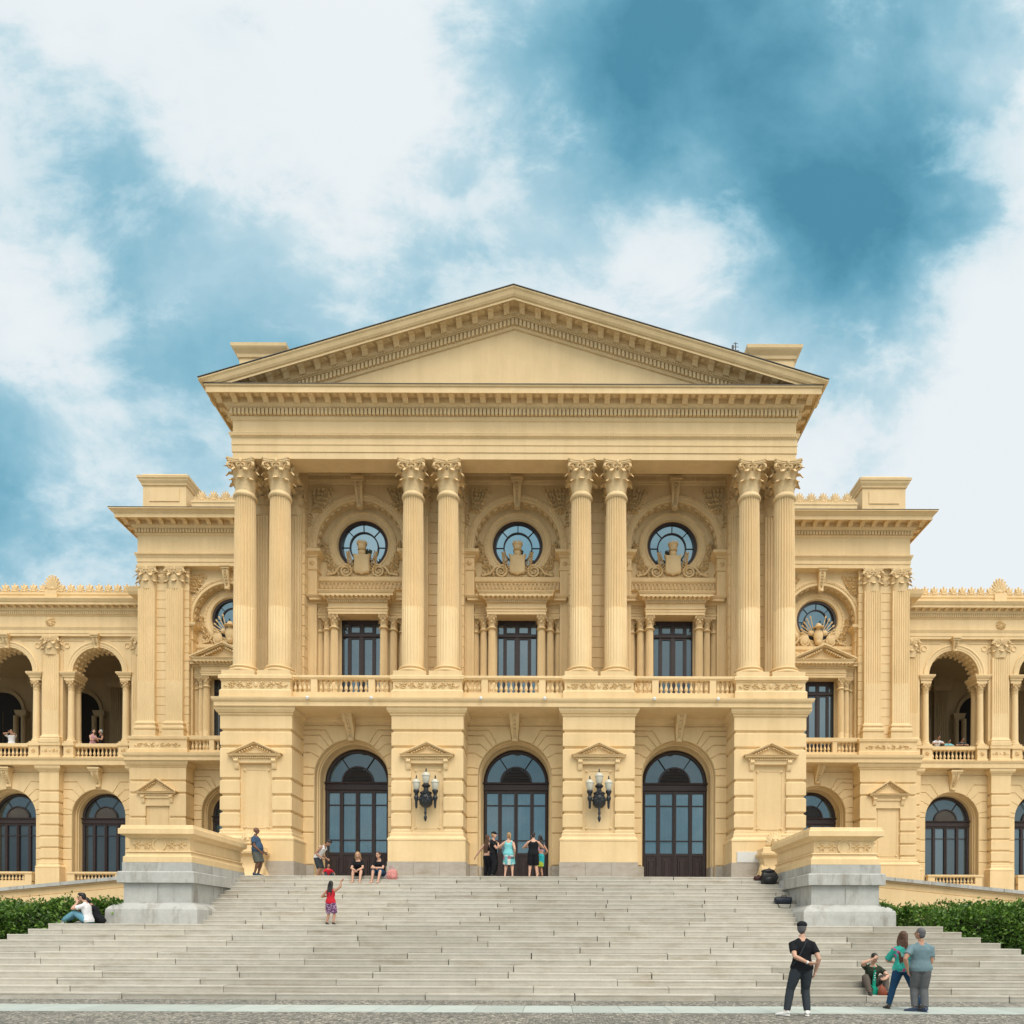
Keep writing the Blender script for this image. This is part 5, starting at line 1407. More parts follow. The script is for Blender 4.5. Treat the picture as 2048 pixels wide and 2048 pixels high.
    # return of the cornice against the pavilion
    mb.rect(x0w - .4, x0w + .55, f - .9, f + 2, [(zfr - .1, -.02), (zd0, .04), (zd1, .06), (zc0 + .12, .16), (zc0 + .13, .5), (zc1 - .05, .58), (zc1 + .17, .62), (zc1 + .18, .2)])
    side('entablature', mb, M['wall'], 26, smooth=False)
    for px in pil[1:]: put('large_palmette', palB_me, museum, (s * px, f + .15, ZCROWN + .09))
    x = x0w + .45; i = 0
    while x < xend - 1.2:
        if min(abs(x - p) for p in pil[1:]) > .45: put('palmette', pal2_me, museum, (s * x, f + .15, ZCROWN - .005), (.98, 1, 1))
        x += .535
    # the gallery behind the arcade
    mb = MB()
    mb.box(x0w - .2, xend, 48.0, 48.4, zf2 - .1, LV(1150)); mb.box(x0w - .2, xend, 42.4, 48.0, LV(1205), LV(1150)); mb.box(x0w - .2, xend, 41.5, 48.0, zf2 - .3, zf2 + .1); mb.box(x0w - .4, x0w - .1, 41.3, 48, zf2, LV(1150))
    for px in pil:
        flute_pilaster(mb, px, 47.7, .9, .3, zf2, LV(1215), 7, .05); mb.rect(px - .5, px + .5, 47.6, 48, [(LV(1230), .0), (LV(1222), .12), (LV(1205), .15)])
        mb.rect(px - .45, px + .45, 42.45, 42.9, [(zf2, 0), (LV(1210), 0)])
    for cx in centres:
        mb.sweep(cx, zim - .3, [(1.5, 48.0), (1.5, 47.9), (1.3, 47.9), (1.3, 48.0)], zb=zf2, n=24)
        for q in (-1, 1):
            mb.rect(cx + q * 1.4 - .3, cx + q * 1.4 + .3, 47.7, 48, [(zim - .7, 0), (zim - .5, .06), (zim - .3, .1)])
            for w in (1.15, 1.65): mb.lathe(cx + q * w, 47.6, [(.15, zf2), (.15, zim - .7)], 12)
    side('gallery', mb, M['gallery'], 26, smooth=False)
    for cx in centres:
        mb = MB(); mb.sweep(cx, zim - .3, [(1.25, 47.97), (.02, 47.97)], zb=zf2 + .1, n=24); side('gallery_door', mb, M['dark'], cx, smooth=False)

# attic behind so that nothing is hollow
mb = MB(); mb.box(-20.3, 20.3, 45.0, 60, 1.0, V(962, 38)); mb.box(-37, 37, 48.4, 60, 1.0, LV(1150))
part('rear_block', mb, M['wall'], museum, (0, 50, 1), smooth=False)
# ================================================================== lanterns, plaque, fountains, mast
def lantern(cx, label):
    Yb = 28.91
    t = thing('wall_lantern', (cx, Yb, 6.85), label, 'wall lantern', 'triple lanterns on the portico piers')
    y0 = 28.52
    mb = MB()
    mb.lathe(0, 0, [(.05, -.36), (.16, -.33), (.25, -.22), (.27, -.05), (.26, .04), (.20, .16), (.23, .19), (.24, .24), (.17, .27), (.10, .33), (.09, .42), (.15, .47), (.17, .52), (.13, .56), (.10, .60)], 24)
    mb.lathe(0, -.12, [(.02, -.92), (.05, -.84), (.07, -.76), (.035, -.68), (.03, -.64), (.055, -.60), (.055, -.56), (.04, -.5), (.07, -.1), (.10, .05), (.06, .10)], 14)
    for i in range(9): mb.ell((.17 * math.cos(i * .7), -.22, .02 + .17 * math.sin(i * .7)), (.045, .045, .045), 6, 4)
    mb.ell((0, -.26, .02), (.09, .06, .09), 10, 6)
    for s in (1, -1):
        mb.tube([(s * .15, -.05, -.05), (s * .26, -.06, -.04), (s * .36, -.06, .0), (s * .37, -.06, .10)], [.06, .05, .05, .05], 8)
        mb.lathe(s * .37, -.06, [(.015, -.40), (.04, -.36), (.05, -.30), (.055, -.10), (.085, -.04), (.10, .02), (.09, .07), (.065, .10), (.07, .18), (.10, .22), (.12, .27), (.12, .31), (.10, .34)], 14)
    mb.tube([(0, .0, 0), (0, .42, 0)], .12, 10)
    mb.disc(0, 0, .001, .20, .30, .385, 20)
    part('bracket', MB().add([(x + cx, y + y0, z + 6.88) for x, y, z in mb.v], mb.f), M['iron'], t, ang=40)
    for (dx, dy, dz, k) in ((0, 0, .60, 1.06), (-.37, -.06, .34, 1.0), (.37, -.06, .34, 1.0)):
        X, Y, Z = cx + dx, y0 + dy, 6.88 + dz
        g = MB(); g.lathe(X, Y, [(.085 * k, Z), (.12 * k, Z + .06), (.145 * k, Z + .22 * k), (.145 * k, Z + .26 * k), (.165 * k, Z + .27 * k), (.165 * k, Z + .30 * k), (.10 * k, Z + .39 * k), (.03, Z + .43 * k)], 18)
        s_ = part('lamp_shade', g, M['lampglass'], t, (X, Y, Z), ang=40)
        f = MB(); f.lathe(X, Y, [(.03, Z + .425 * k), (.045, Z + .45 * k), (.018, Z + .48 * k), (.03, Z + .52 * k), (.004, Z + .58 * k)], 10)
        part('finial', f, M['iron'], s_, (X, Y, Z + .425 * k))
lantern(-BAY / 2, 'black iron three-globe lantern on the pier between left and middle doors')
lantern(BAY / 2, 'black iron three-globe lantern on the pier between middle and right doors')
mb = MB(); mb.box(8.87, 9.78, 28.655, 28.69, 4.42, 4.85); mb.box(8.89, 9.76, 28.648, 28.66, 4.44, 4.83)
tag(part('wall_plaque', mb, M['marble'], None, (9.32, 28.68, 4.6), smooth=False), 'blank white marble plaque on the right hand pier', 'plaque')
for s in (1, -1):
    X, Y = s * 10.2, 28.25
    t = thing('carved_fountain', (X, Y, Z0), 'yellow carved fountain pedestal with a shell mask on the ' + ('right' if s > 0 else 'left') + ' hand end pier', 'fountain', 'carved fountains on the end piers')
    mb = MB(); mb.rect(X - .40, X + .40, Y - .20, Y + .5, [(Z0, .26), (Z0 + .12, .26), (Z0 + .2, .20), (Z0 + .45, .08), (Z0 + .62, .02), (Z0 + .90, .06), (Z0 + .98, .14), (Z0 + 1.02, .20), (Z0 + 1.10, .21), (Z0 + 1.12, .12), (Z0 + 1.3, .10), (Z0 + 1.34, .02)])
    for q in (1, -1): mb.ell((X + q * .48, Y - .1, Z0 + .35), (.14, .2, .34), 10, 8)
    for q in range(7): mb.ell((X + (q - 3) * .11, Y - .16, Z0 + .72 - .02 * abs(q - 3)), (.07, .08, .09), 8, 6)
    part('pedestal_base', mb, M['carve'], t, ang=30)
    mb = MB(); zc = Z0 + 1.42
    for i in range(11):
        a = math.pi * (i + .5) / 11; mb.tube([(X, Y + .05, zc), (X + .22 * math.cos(a), Y - .14, zc + .26 * math.sin(a)), (X + .34 * math.cos(a), Y - .04, zc + .50 * math.sin(a))], [.05, .08, .06], 6)
    mb.ell((X, Y - .08, zc + .16), (.19, .16, .22), 14, 10); mb.ell((X, Y - .24, zc + .12), (.06, .06, .07), 8, 6); mb.ell((X, Y - .2, zc + .0), (.13, .09, .08), 10, 6)
    for q in (1, -1): mb.ell((X + q * .08, Y - .22, zc + .22), (.045, .03, .035), 8, 5); mb.ell((X + q * .24, Y, zc + .1), (.10, .1, .14), 8, 6)
    part('shell_mask', mb, M['carve'], t, ang=50)
mb = MB()
px = U(1384, 31.5)
zb = 24.6
mb.tube([(px, 31.5, 23.4), (px, 31.5, V(645, 31.5))], .025, 6)
for i in range(5): mb.tube([(px - .22 + .03 * i, 31.5, V(660, 31.5) + .15 * i - .3), (px + .22 - .03 * i, 31.5, V(660, 31.5) + .15 * i - .3)], .012, 4)
mb.tube([(px - .12, 31.5, V(664, 31.5)), (px - .12, 31.5, V(651, 31.5))], .05, 6)
tag(part('roof_antenna', mb, M['iron'], None, (px, 31.5, 23.4)), 'thin dark antenna mast behind the right slope of the pediment', 'antenna')

# ================================================================== people
def cloth(name, col, var=.10, rough=.85, scale=9): return plain(name, col, rough, var, scale, .2, 0, .8)
SKIN = {'light': plain('light_skin', (.56, .33, .235), .55, .05, 12, .35), 'tan': plain('tan_skin', (.40, .215, .14), .55, .05, 12, .35), 'dark': plain('dark_skin', (.155, .078, .05), .5, .06, 12, .35)}
HAIR = {'black': plain('black_hair', (.012, .010, .010), .45, .3, 40), 'brown': plain('brown_hair', (.075, .032, .016), .5, .35, 40), 'blond': plain('blond_hair', (.34, .21, .10), .5, .3, 40), 'grey': plain('grey_hair', (.10, .10, .105), .6, .3, 60), 'silver': plain('silver_hair', (.36, .40, .42), .6, .2, 60)}
EYE = plain('dark_eyes', (.015, .01, .01), .3); LIP = plain('lips', (.36, .12, .10), .5)
def patterned(name, stops, scale, rand=1.0):
    m, nt, b = mat_new(name)
    tcn = N(nt, 'ShaderNodeTexCoord'); v = N(nt, 'ShaderNodeTexVoronoi'); v.inputs['Scale'].default_value = scale; v.inputs['Randomness'].default_value = rand
    nt.links.new(tcn.outputs['Object'], v.inputs['Vector']); s_ = N(nt, 'ShaderNodeSeparateColor'); nt.links.new(v.outputs['Color'], s_.inputs[0])
    r = N(nt, 'ShaderNodeValToRGB'); r.color_ramp.interpolation = 'CONSTANT'; nt.links.new(s_.outputs[0], r.inputs['Fac']); e = r.color_ramp.elements
    e[0].position, e[0].color = stops[0][0], (*stops[0][1], 1); e[1].position, e[1].color = stops[1][0], (*stops[1][1], 1)
    for p, c in stops[2:]: x = e.new(p); x.color = (*c, 1)
    nt.links.new(r.outputs[0], b.inputs['Base Color']); b.inputs['Roughness'].default_value = .85
    return m
CL = {'black': cloth('black_cotton', (.010, .011, .014)), 'charcoal': cloth('charcoal_cotton', (.035, .043, .052)), 'navy': cloth('navy_cotton', (.045, .085, .15)), 'grey': cloth('grey_cotton', (.11, .115, .12)), 'greygreen': cloth('grey_green_cotton', (.10, .11, .10)),
      'teal_tee': cloth('blue_grey_cotton', (.15, .23, .26)), 'white': cloth('white_cotton', (.70, .70, .72)), 'red': cloth('red_cotton', (.50, .02, .035)), 'jeans': cloth('dark_denim', (.012, .05, .11)), 'light_jeans': cloth('light_denim', (.13, .30, .40)),
      'olive': cloth('dark_green_cotton', (.028, .040, .026)), 'khaki': cloth('brown_grey_cotton', (.12, .10, .085)), 'turq': cloth('turquoise_cotton', (.20, .56, .60)), 'limeblue': patterned('lime_and_turquoise_print', [(0, (.38, .50, .04)), (.5, (.02, .35, .40))], 5),
      'floral': patterned('green_floral_print', [(0, (.02, .30, .24)), (.62, (.03, .42, .35)), (.80, (.45, .06, .20)), (.88, (.02, .10, .22)), (.95, (.20, .45, .40))], 16),
      'scarf_print': patterned('turquoise_border_print', [(0, (.15, .48, .52)), (.45, (.66, .70, .64)), (.75, (.06, .14, .16)), (.9, (.35, .16, .20))], 9, .3),
      'check': patterned('purple_check', [(0, (.12, .03, .12)), (.6, (.40, .30, .42))], 34, .2), 'pink': cloth('pink_cotton', (.55, .30, .36)),
      'green_scarf': cloth('green_scarf_cloth', (.01, .30, .20)), 'shoe_white': plain('white_shoe', (.72, .72, .70), .5), 'shoe_navy': plain('navy_shoe', (.03, .05, .09), .6), 'shoe_dark': plain('dark_shoe', (.03, .025, .022), .6), 'sole': plain('shoe_sole', (.6, .6, .58), .6)}
PEND = []                                         # meshes still to be fused into one skin
def fuse(name, mb, mat, parent, voxel, smooth=6, M4=None):
    if M4 is not None: mb = MB().add([tuple(M4 @ Vector(p)) for p in mb.v], mb.f)
    o = part(name, mb, mat, parent, smooth=False)
    r = o.modifiers.new('fuse', 'REMESH'); r.mode = 'VOXEL'; r.voxel_size = voxel; r.use_smooth_shade = True
    q = o.modifiers.new('soft', 'SMOOTH'); q.iterations = smooth; q.factor = .5
    PEND.append(o); return o
def ik(a, c, l1, l2, hint):
    a, c, h = Vector(a), Vector(c), Vector(hint); d = c - a; L = min(d.length, (l1 + l2) * .999); d.normalize(); c = a + d * L
    x = (l1 * l1 - l2 * l2 + L * L) / (2 * L); y = math.sqrt(max(0, l1 * l1 - x * x)); p = h - d * h.dot(d)
    p = p.normalized() if p.length > 1e-6 else Vector((0, 1, 0))
    return a + d * x + p * y, c
def person(label, loc, face, H=1.72, skin='light', hair='black', hstyle='short', hat=None, top=('tee', 'black'), bottom=('trousers', 'charcoal'), shoes='shoe_dark',
           hip=None, lean=0, tilt=0, head=(0, 0), arms=(None, None), legs=(None, None), build=1.0, belly=0.0, female=False, group=None, toes=(0, 0), voxel=.011, extra=None):
    """local frame: x to the figure's left, -y forward, feet at z = 0; lengths as fractions of H; arms / legs hold (end point, joint hint) for the -x and +x side"""
    t = thing('person', loc, label, 'person', group); h = H
    MM = Matrix.Translation(Vector(loc)) @ Matrix.Rotation(R(face), 4, 'Z')
    hz = .525 if hip is None else hip
    hip0 = Vector((0, 0, hz)) if not isinstance(hz, tuple) else Vector(hz)
    Rm = Matrix.Rotation(R(lean), 3, 'X') @ Matrix.Rotation(R(tilt), 3, 'Y')       # lean > 0 bends forward (towards -y)
    def T(x, y, z): return (hip0 + Rm @ Vector((x, y, z))) * h
    lat = Rm @ Vector((1, 0, 0)); k = build
    sw = (.094 if female else .106) * (.6 + .4 * k)
    body = MB()
    torso = [(-.045, .075, .060), (.0, .092, .066), (.05, .086 if female else .085, .060), (.10, .074 if female else .082, .054), (.16, .082 if female else .092, .060), (.215, .088 if female else .100, .064), (.248, .080 if female else .090, .056), (.275, .062, .048), (.298, .040, .040)]
    def torso_tube(mb, inf=0.0, z0=-1, z1=1, bell=0.0):
        pts = []; rad = []
        for z, a, b in torso:
            if z < z0 or z > z1: continue
            bb = b * k + belly * math.exp(-((z - .07) / .07) ** 2) * .6; yo = -belly * math.exp(-((z - .07) / .07) ** 2) * .5
            if female and .15 < z < .23: bb += .010; yo -= .008
            pts.append(T(0, yo, z)); rad.append(((a * k + belly * .3 * math.exp(-((z - .07) / .08) ** 2) + inf / h + (bell * 6 if z < .03 else bell * (3 if z < .07 else 1))) * h, (bb + inf / h) * h))
        mb.tube(pts, rad, 20, lat)
    torso_tube(body)
    neck0, neck1 = T(0, .008, .27), T(0, -.004, .345); body.tube([neck0, T(0, .004, .30), neck1], [.034 * h * k ** .5, .031 * h, .032 * h], 12)
    HR = Rm @ Matrix.Rotation(R(head[0]), 3, 'Z') @ Matrix.Rotation(R(head[1]), 3, 'X')
    hc = T(0, -.008, .34) + HR @ Vector((0, -.012, .070)) * h
    def Hd(x, y, z): return hc + HR @ Vector((x, y, z)) * h
    body.ell(tuple(hc + HR @ Vector((0, .006, .012)) * h), (.043 * h, .053 * h, .056 * h), 18, 12, HR)
    body.ell(tuple(hc + HR @ Vector((0, -.012, -.022)) * h), (.035 * h, .041 * h, .046 * h), 16, 10, HR)
    body.tube([Hd(0, -.050, .012), Hd(0, -.064, -.012), Hd(0, -.052, -.016)], [.006 * h, .009 * h, .008 * h], 8)
    for s in (1, -1):
        body.ell(tuple(Hd(s * .044, .006, -.004)), (.008 * h, .012 * h, .017 * h), 8, 6, HR)
    # arms
    S = []
    for i, s in enumerate((-1, 1)):
        sh = T(s * sw, .004, .240)
        spec = arms[i] or ((s * .145, .01, .475 if hip is None else .30), (0, 1, -.2))
        el, wr = ik(sh, Vector(spec[0]) * h, .168 * h, .150 * h, spec[1])
        S.append((sh, el, wr, s))
        body.tube([T(s * .012, .012, .300), T(s * sw * .55, .008, .266), sh, sh + (el - sh) * .35, sh + (el - sh) * .8, el, el + (wr - el) * .3, el + (wr - el) * .75, wr], [.026 * h, .028 * h, .032 * h * k, .031 * h * k, .025 * h * k, .023 * h * k, .025 * h * k, .019 * h, .016 * h], 12)
        d = (wr - el).normalized(); hd = spec[2] if len(spec) > 2 else None
        if hd is not None: d = Vector(hd).normalized()
        n = Vector((s, .15, 0)); n = (n - d * n.dot(d)).normalized(); w = d.cross(n)
        P = wr + d * .012 * h
        body.tube([wr - d * .005 * h, P + d * .02 * h, P + d * .046 * h], [(.012 * h, .016 * h), (.011 * h, .023 * h), (.010 * h, .022 * h)], 10, n)
        for f in range(4):                        # four bent fingers and a thumb off the side of the palm
            o = w * (.0165 - .011 * f) * h; L = (.040, .046, .043, .034)[f] * h; q0 = P + d * .042 * h + o
            q1 = q0 + (d * .9 - n * .25).normalized() * L * .5; q2 = q1 + (d * .6 - n * .75).normalized() * L * .5
            body.tube([q0, q1, q2], [.0058 * h, .0055 * h, .0048 * h], 6)
        q0 = P + d * .010 * h + w * .018 * h; body.tube([q0, q0 + (d * .6 + w * .75 - n * .2).normalized() * .022 * h, q0 + (d * .95 + w * .75 - n * .45).normalized() * .040 * h], [.0075 * h, .0065 * h, .0055 * h], 6)
    # legs
    L_ = []
    for i, s in enumerate((-1, 1)):
        hj = T(s * .05, .0, -.012)
        spec = legs[i] or ((s * .055, .012, .045), (0, -1, 0))
        kn, an = ik(hj, Vector(spec[0]) * h, .245 * h, .240 * h, spec[1])
        L_.append((hj, kn, an, s))
        body.tube([hj, hj + (kn - hj) * .25, hj + (kn - hj) * .75, kn, kn + (an - kn) * .25, kn + (an - kn) * .6, an], [.056 * h * k, .054 * h * k, .038 * h * k, .033 * h * k, .034 * h * k, .026 * h, .020 * h], 14)
        A = R((toes[i])); fd = Vector((math.sin(A) * 1.0, -math.cos(A), 0))
        body.tube([an + Vector((0, 0, -.005 * h)) - fd * .022 * h, an + fd * .02 * h + Vector((0, 0, -.022 * h)), an + fd * .075 * h + Vector((0, 0, -.031 * h)), an + fd * .105 * h + Vector((0, 0, -.034 * h))], [(.020 * h, .022 * h), (.023 * h, .020 * h), (.027 * h, .013 * h), (.020 * h, .008 * h)], 12, Vector((fd.y, -fd.x, 0)))
        L_[-1] = (hj, kn, an, s, fd)
    fuse('body', body, SKIN[skin], t, voxel * (.8 if H > 1.5 else .75), 3, MM)
    # face
    ey = MB()
    for s in (1, -1):
        ey.ell(tuple(Hd(s * .017, -.0465, .006)), (.0075 * h, .004 * h, .0042 * h), 8, 5); ey.tube([Hd(s * .008, -.0475, .017), Hd(s * .018, -.0485, .0195), Hd(s * .028, -.0435, .016)], .0026 * h, 5)
    part('eyes', MB().add([tuple(MM @ Vector(p)) for p in ey.v], ey.f), EYE, t)
    lp = MB(); lp.ell(tuple(Hd(0, -.0505, -.036)), (.014 * h, .005 * h, .0045 * h), 10, 5, HR); part('mouth', MB().add([tuple(MM @ Vector(p)) for p in lp.v], lp.f), LIP, t)
    # hair
    if hstyle != 'bald':
        hm = MB()
        hm.ell(tuple(hc + HR @ Vector((0, .014, .020)) * h), (.048 * h, .054 * h, .056 * h), 18, 12, HR)
        hm.ell(tuple(hc + HR @ Vector((0, .030, -.006)) * h), (.043 * h, .034 * h, .050 * h), 14, 10, HR)
        if hstyle == 'tuft': hm.ell(tuple(hc + HR @ Vector((0, -.02, .060)) * h), (.038 * h, .036 * h, .026 * h), 12, 8, HR)
        if hstyle in ('long', 'verylong'):
            n = .20 if hstyle == 'long' else .30
            for s in (-1, -.33, .33, 1):
                hm.tube([Hd(s * .036, .012, .04), Hd(s * .044, .026, -.02), Hd(s * .046, .034, -.07), T(s * .040, .052, .30 - n * .35), T(s * .034, .058, .30 - n * .8)], [.020 * h, .024 * h, .026 * h, .024 * h, .012 * h], 8)
        if hstyle == 'pony':
            hm.tube([Hd(0, .055, .035), Hd(.0, .075, .01), Hd(.0, .075, -.05), Hd(0, .06, -.12)], [.014 * h, .022 * h, .022 * h, .008 * h], 8)
        if hstyle == 'bun': hm.ell(tuple(Hd(0, .062, .02)), (.022 * h, .02 * h, .022 * h), 8, 6)
        fuse('hair', hm, HAIR[hair], t, .010, 3, MM)
    if hat == 'cap':
        c = MB(); c.ell(tuple(hc + HR @ Vector((0, .008, .036)) * h), (.051 * h, .060 * h, .042 * h), 18, 10, HR)
        c.tube([Hd(0, -.035, .030), Hd(0, -.075, .028), Hd(0, -.098, .022)], [(.044 * h, .006 * h), (.040 * h, .005 * h), (.022 * h, .004 * h)], 12, HR @ Vector((1, 0, 0)))
        fuse('cap', c, CL['black'], t, .009, 2, MM)
    if hat == 'flatcap':
        c = MB(); c.ell(tuple(hc + HR @ Vector((0, .006, .042)) * h), (.055 * h, .066 * h, .040 * h), 18, 10, HR); c.ell(tuple(hc + HR @ Vector((0, -.045, .040)) * h), (.044 * h, .028 * h, .014 * h), 12, 8, HR)
        fuse('cap', c, CL['black'], t, .009, 2, MM)
    # clothes
    def sleeve(mb, i, f, r):
        sh, el, wr, s = S[i]
        pts = [T(s * .018, .014, .292), T(s * sw * .55, .010, .262), sh, sh + (el - sh) * min(1, f) * .6, sh + (el - sh) * min(1, f)]; rad = [.026 * h + r * .6, .029 * h + r * .8, .034 * h * k + r * .8, .033 * h * k + r * 1.1, .032 * h * k + r * 1.5]
        if f > 1: pts += [el + (wr - el) * (f - 1)]; rad += [.024 * h + r * 1.2]
        mb.tube(pts, rad, 14)
    kind, col = top[0], top[1]
    sm = MB()
    if kind == 'crop': torso_tube(sm, .010, .09, .27)
    elif kind == 'dress': torso_tube(sm, .012, -.2, .27, .0)
    else: torso_tube(sm, .014, -.2 if kind != 'tucked' else .0, .28 if kind != 'tank' else .25, .004)
    if kind in ('tee', 'tucked'): sleeve(sm, 0, .62, .010); sleeve(sm, 1, .62, .010)
    if kind == 'half': sleeve(sm, 0, .95, .010); sleeve(sm, 1, .95, .010)
    if kind == 'tank':
        for s in (1, -1): sm.tube([T(s * .055, -.05 * k, .23), T(s * .06, -.02, .285), T(s * .055, .05, .23)], [.032 * h, .028 * h, .032 * h], 8)
    fuse('shirt' if kind != 'dress' else 'dress', sm, CL[col], t, .012, 4, MM)
    kind, col = bottom
    if kind in ('trousers', 'shorts', 'leggings'):
        pm = MB(); r = {'trousers': .014, 'shorts': .020, 'leggings': .006}[kind]
        pm.tube([T(0, 0, -.05), T(0, 0, -.01), T(0, 0, .035)], [(.085 * k * h, .066 * h * k), (.095 * k * h, .070 * h * k), (.076 * k * h, .054 * h * k)], 18, lat)
        for hj, kn, an, s, fd in L_:
            if kind == 'shorts': pts = [hj, hj + (kn - hj) * .5, hj + (kn - hj) * 1.0]; rad = [.060 * h * k + r * .6, .056 * h * k + r, .046 * h * k + r * 1.5]
            else: pts = [hj, hj + (kn - hj) * .3, hj + (kn - hj) * .8, kn, kn + (an - kn) * .35, kn + (an - kn) * .93]; rad = [.058 * h * k + r * .5, .057 * h * k + r * .7, .042 * h * k + r, .037 * h * k + r, .036 * h * k + r, .027 * h * k + r * 1.2]
            pm.tube(pts, rad, 14)
        fuse(kind, pm, CL[col], t, .012, 4, MM)
    elif kind == 'skirt':
        pm = MB(); ck = (L_[0][1] + L_[1][1]) / 2 + Vector((0, 0, .02 * h))
        pm.tube([T(0, 0, .05), T(0, 0, 0), T(0, 0, -.03) * .5 + ck * .5, ck], [(.078 * h * k, .062 * h), (.104 * h * k, .082 * h), (.120 * h * k, .092 * h), (.130 * h * k, .100 * h)], 20, lat)
        fuse('skirt', pm, CL[col], t, .012, 4, MM)
    if shoes:
        for hj, kn, an, s, fd in L_:
            fm = MB(); q = Vector((fd.y, -fd.x, 0))
            fm.tube([an + Vector((0, 0, .004 * h)) - fd * .030 * h, an + fd * .012 * h + Vector((0, 0, -.014 * h)), an + fd * .07 * h + Vector((0, 0, -.026 * h)), an + fd * .118 * h + Vector((0, 0, -.031 * h))], [(.024 * h, .024 * h), (.027 * h, .026 * h), (.029 * h, .018 * h), (.020 * h, .010 * h)], 12, q)
            fm.tube([an + Vector((0, 0, -.038 * h)) - fd * .034 * h, an + Vector((0, 0, -.039 * h)) + fd * .04 * h, an + fd * .122 * h + Vector((0, 0, -.040 * h))], [(.024 * h, .006 * h), (.026 * h, .006 * h), (.022 * h, .005 * h)], 12, q)
            fuse('shoe', fm, CL[shoes], t, .009, 2, MM)
    if extra: extra(t, MM, T, h, S, L_, Hd)
    return t
def add_extra(name, mb, mat, t, MM): part(name, MB().add([tuple(MM @ Vector(p)) for p in mb.v], mb.f), mat, t, ang=60)
def at(px, Y): return (px - XV) * Y / F_PX + CAMX

# man with the flat cap, seen from behind
def ex1(t, MM, T, h, S, L_, Hd):
    m = MB(); pts = [T(-.03, .075, .285), T(.0, .078, .22), T(.055, .074, .10), T(.105, .05, .02), T(.10, -.03, .0), T(.0, -.08, .10), T(-.05, -.06, .27)]
    m.tube(pts, [(.012, .004)] * len(pts), 6); add_extra('bag_strap', m, CL['charcoal'], t, MM)
    sh, el, wr, s = S[1]; m = MB(); d = (wr - el).normalized(); m.tube([wr - d * .035, wr - d * .005], .034, 12); add_extra('wrist_band', m, CL['shoe_white'], t, MM)
person('man in a black T-shirt and white shoes standing with one hand behind his back', (at(1604, 13.85), 13.85, .006), 176, 1.79, 'light', 'grey', 'short', 'flatcap', ('tee', 'black'), ('trousers', 'charcoal'), 'shoe_white',
       arms=(((-.142, .0, .485), (-.3, .6, 0)), ((-.035, .108, .575), (1, .55, -.1), (-1, .0, -.15))), legs=(((-.058, .0, .045), (0, -1, 0)), ((.155, -.01, .045), (.25, -1, 0))), toes=(-10, 58), head=(-22, 0), tilt=0, extra=ex1, build=1.02)
# couple
person('man in a blue grey T-shirt and grey trousers standing close to a long haired woman', (at(1842, 14.75), 14.75, 0), 168, 1.70, 'tan', 'grey', 'short', None, ('tee', 'teal_tee'), ('trousers', 'grey'), 'shoe_navy',
       arms=(((-.07, -.13, .54), (-.25, .8, -.2)), ((.155, .03, .50), (.6, .6, 0))), legs=(((-.035, .05, .045), (0, -1, 0)), ((.06, -.02, .045), (0, -1, 0))), toes=(20, 70), head=(48, 0), build=1.1, belly=.02)
person('long haired woman in a green floral blouse and dark jeans walking beside a man', (at(1806, 15.25), 15.25, 0), 160, 1.64, 'light', 'brown', 'verylong', None, ('half', 'floral'), ('leggings', 'jeans'), 'shoe_dark',
       arms=(((-.10, -.15, .55), (-.6, .4, -.3)), ((.10, -.16, .60), (.6, .4, -.3))), legs=(((-.20, -.04, .045), (0, -1, 0)), ((.17, .02, .045), (.2, -1, 0))), toes=(-25, 20), head=(-30, 8), female=True, build=1.08)
# squatting woman with the scout scarf
def ex2(t, MM, T, h, S, L_, Hd):
    m = MB(); m.tube([T(-.05, .01, .30), T(0, -.058, .265), T(.05, .01, .30)], [.018, .02, .018], 8); m.tube([T(0, -.085, .24), T(0.0, -.10, .15), T(.005, -.105, .05), T(.0, -.14, .0)], [(.022, .014), (.035, .014), (.045, .014), (.03, .012)], 8); m.tube([T(0, -.09, .01), T(.0, -.19, -.02), T(-.01, -.22, -.12), T(-.015, -.22, -.19)], [(.05, .02), (.06, .025), (.06, .03), (.045, .03)], 8)
    add_extra('neck_scarf', m, CL['green_scarf'], t, MM)
    m = MB()
    for i in range(4): m.ell(tuple(T(.004 * (-1) ** i, -.112, .20 - .035 * i)), (.016, .008, .014), 8, 5)
    add_extra('scarf_stripe', m, CL['white'], t, MM)
sy = step_y(2)
person('woman in dark green with a green neck scarf sitting low on the bottom steps', (at(1749, 17.25), step_y(1) + .18, RIS), 0, 1.60, 'light', 'black', 'bun', None, ('tee', 'olive'), ('trousers', 'khaki'), 'shoe_dark',
       hip=(0, .22, .155), lean=16, arms=(((-.060, .01, .525), (-1, .1, -.25), (.75, -.1, .45)), ((.10, -.06, .24), (1, .35, -.1), (-.7, -.4, 0))), legs=(((-.11, .0, .045), (-.55, -1, .6)), ((.13, .0, .045), (.55, -1, .6))), toes=(-14, 14), head=(8, 4), female=True, build=1.06, extra=ex2)
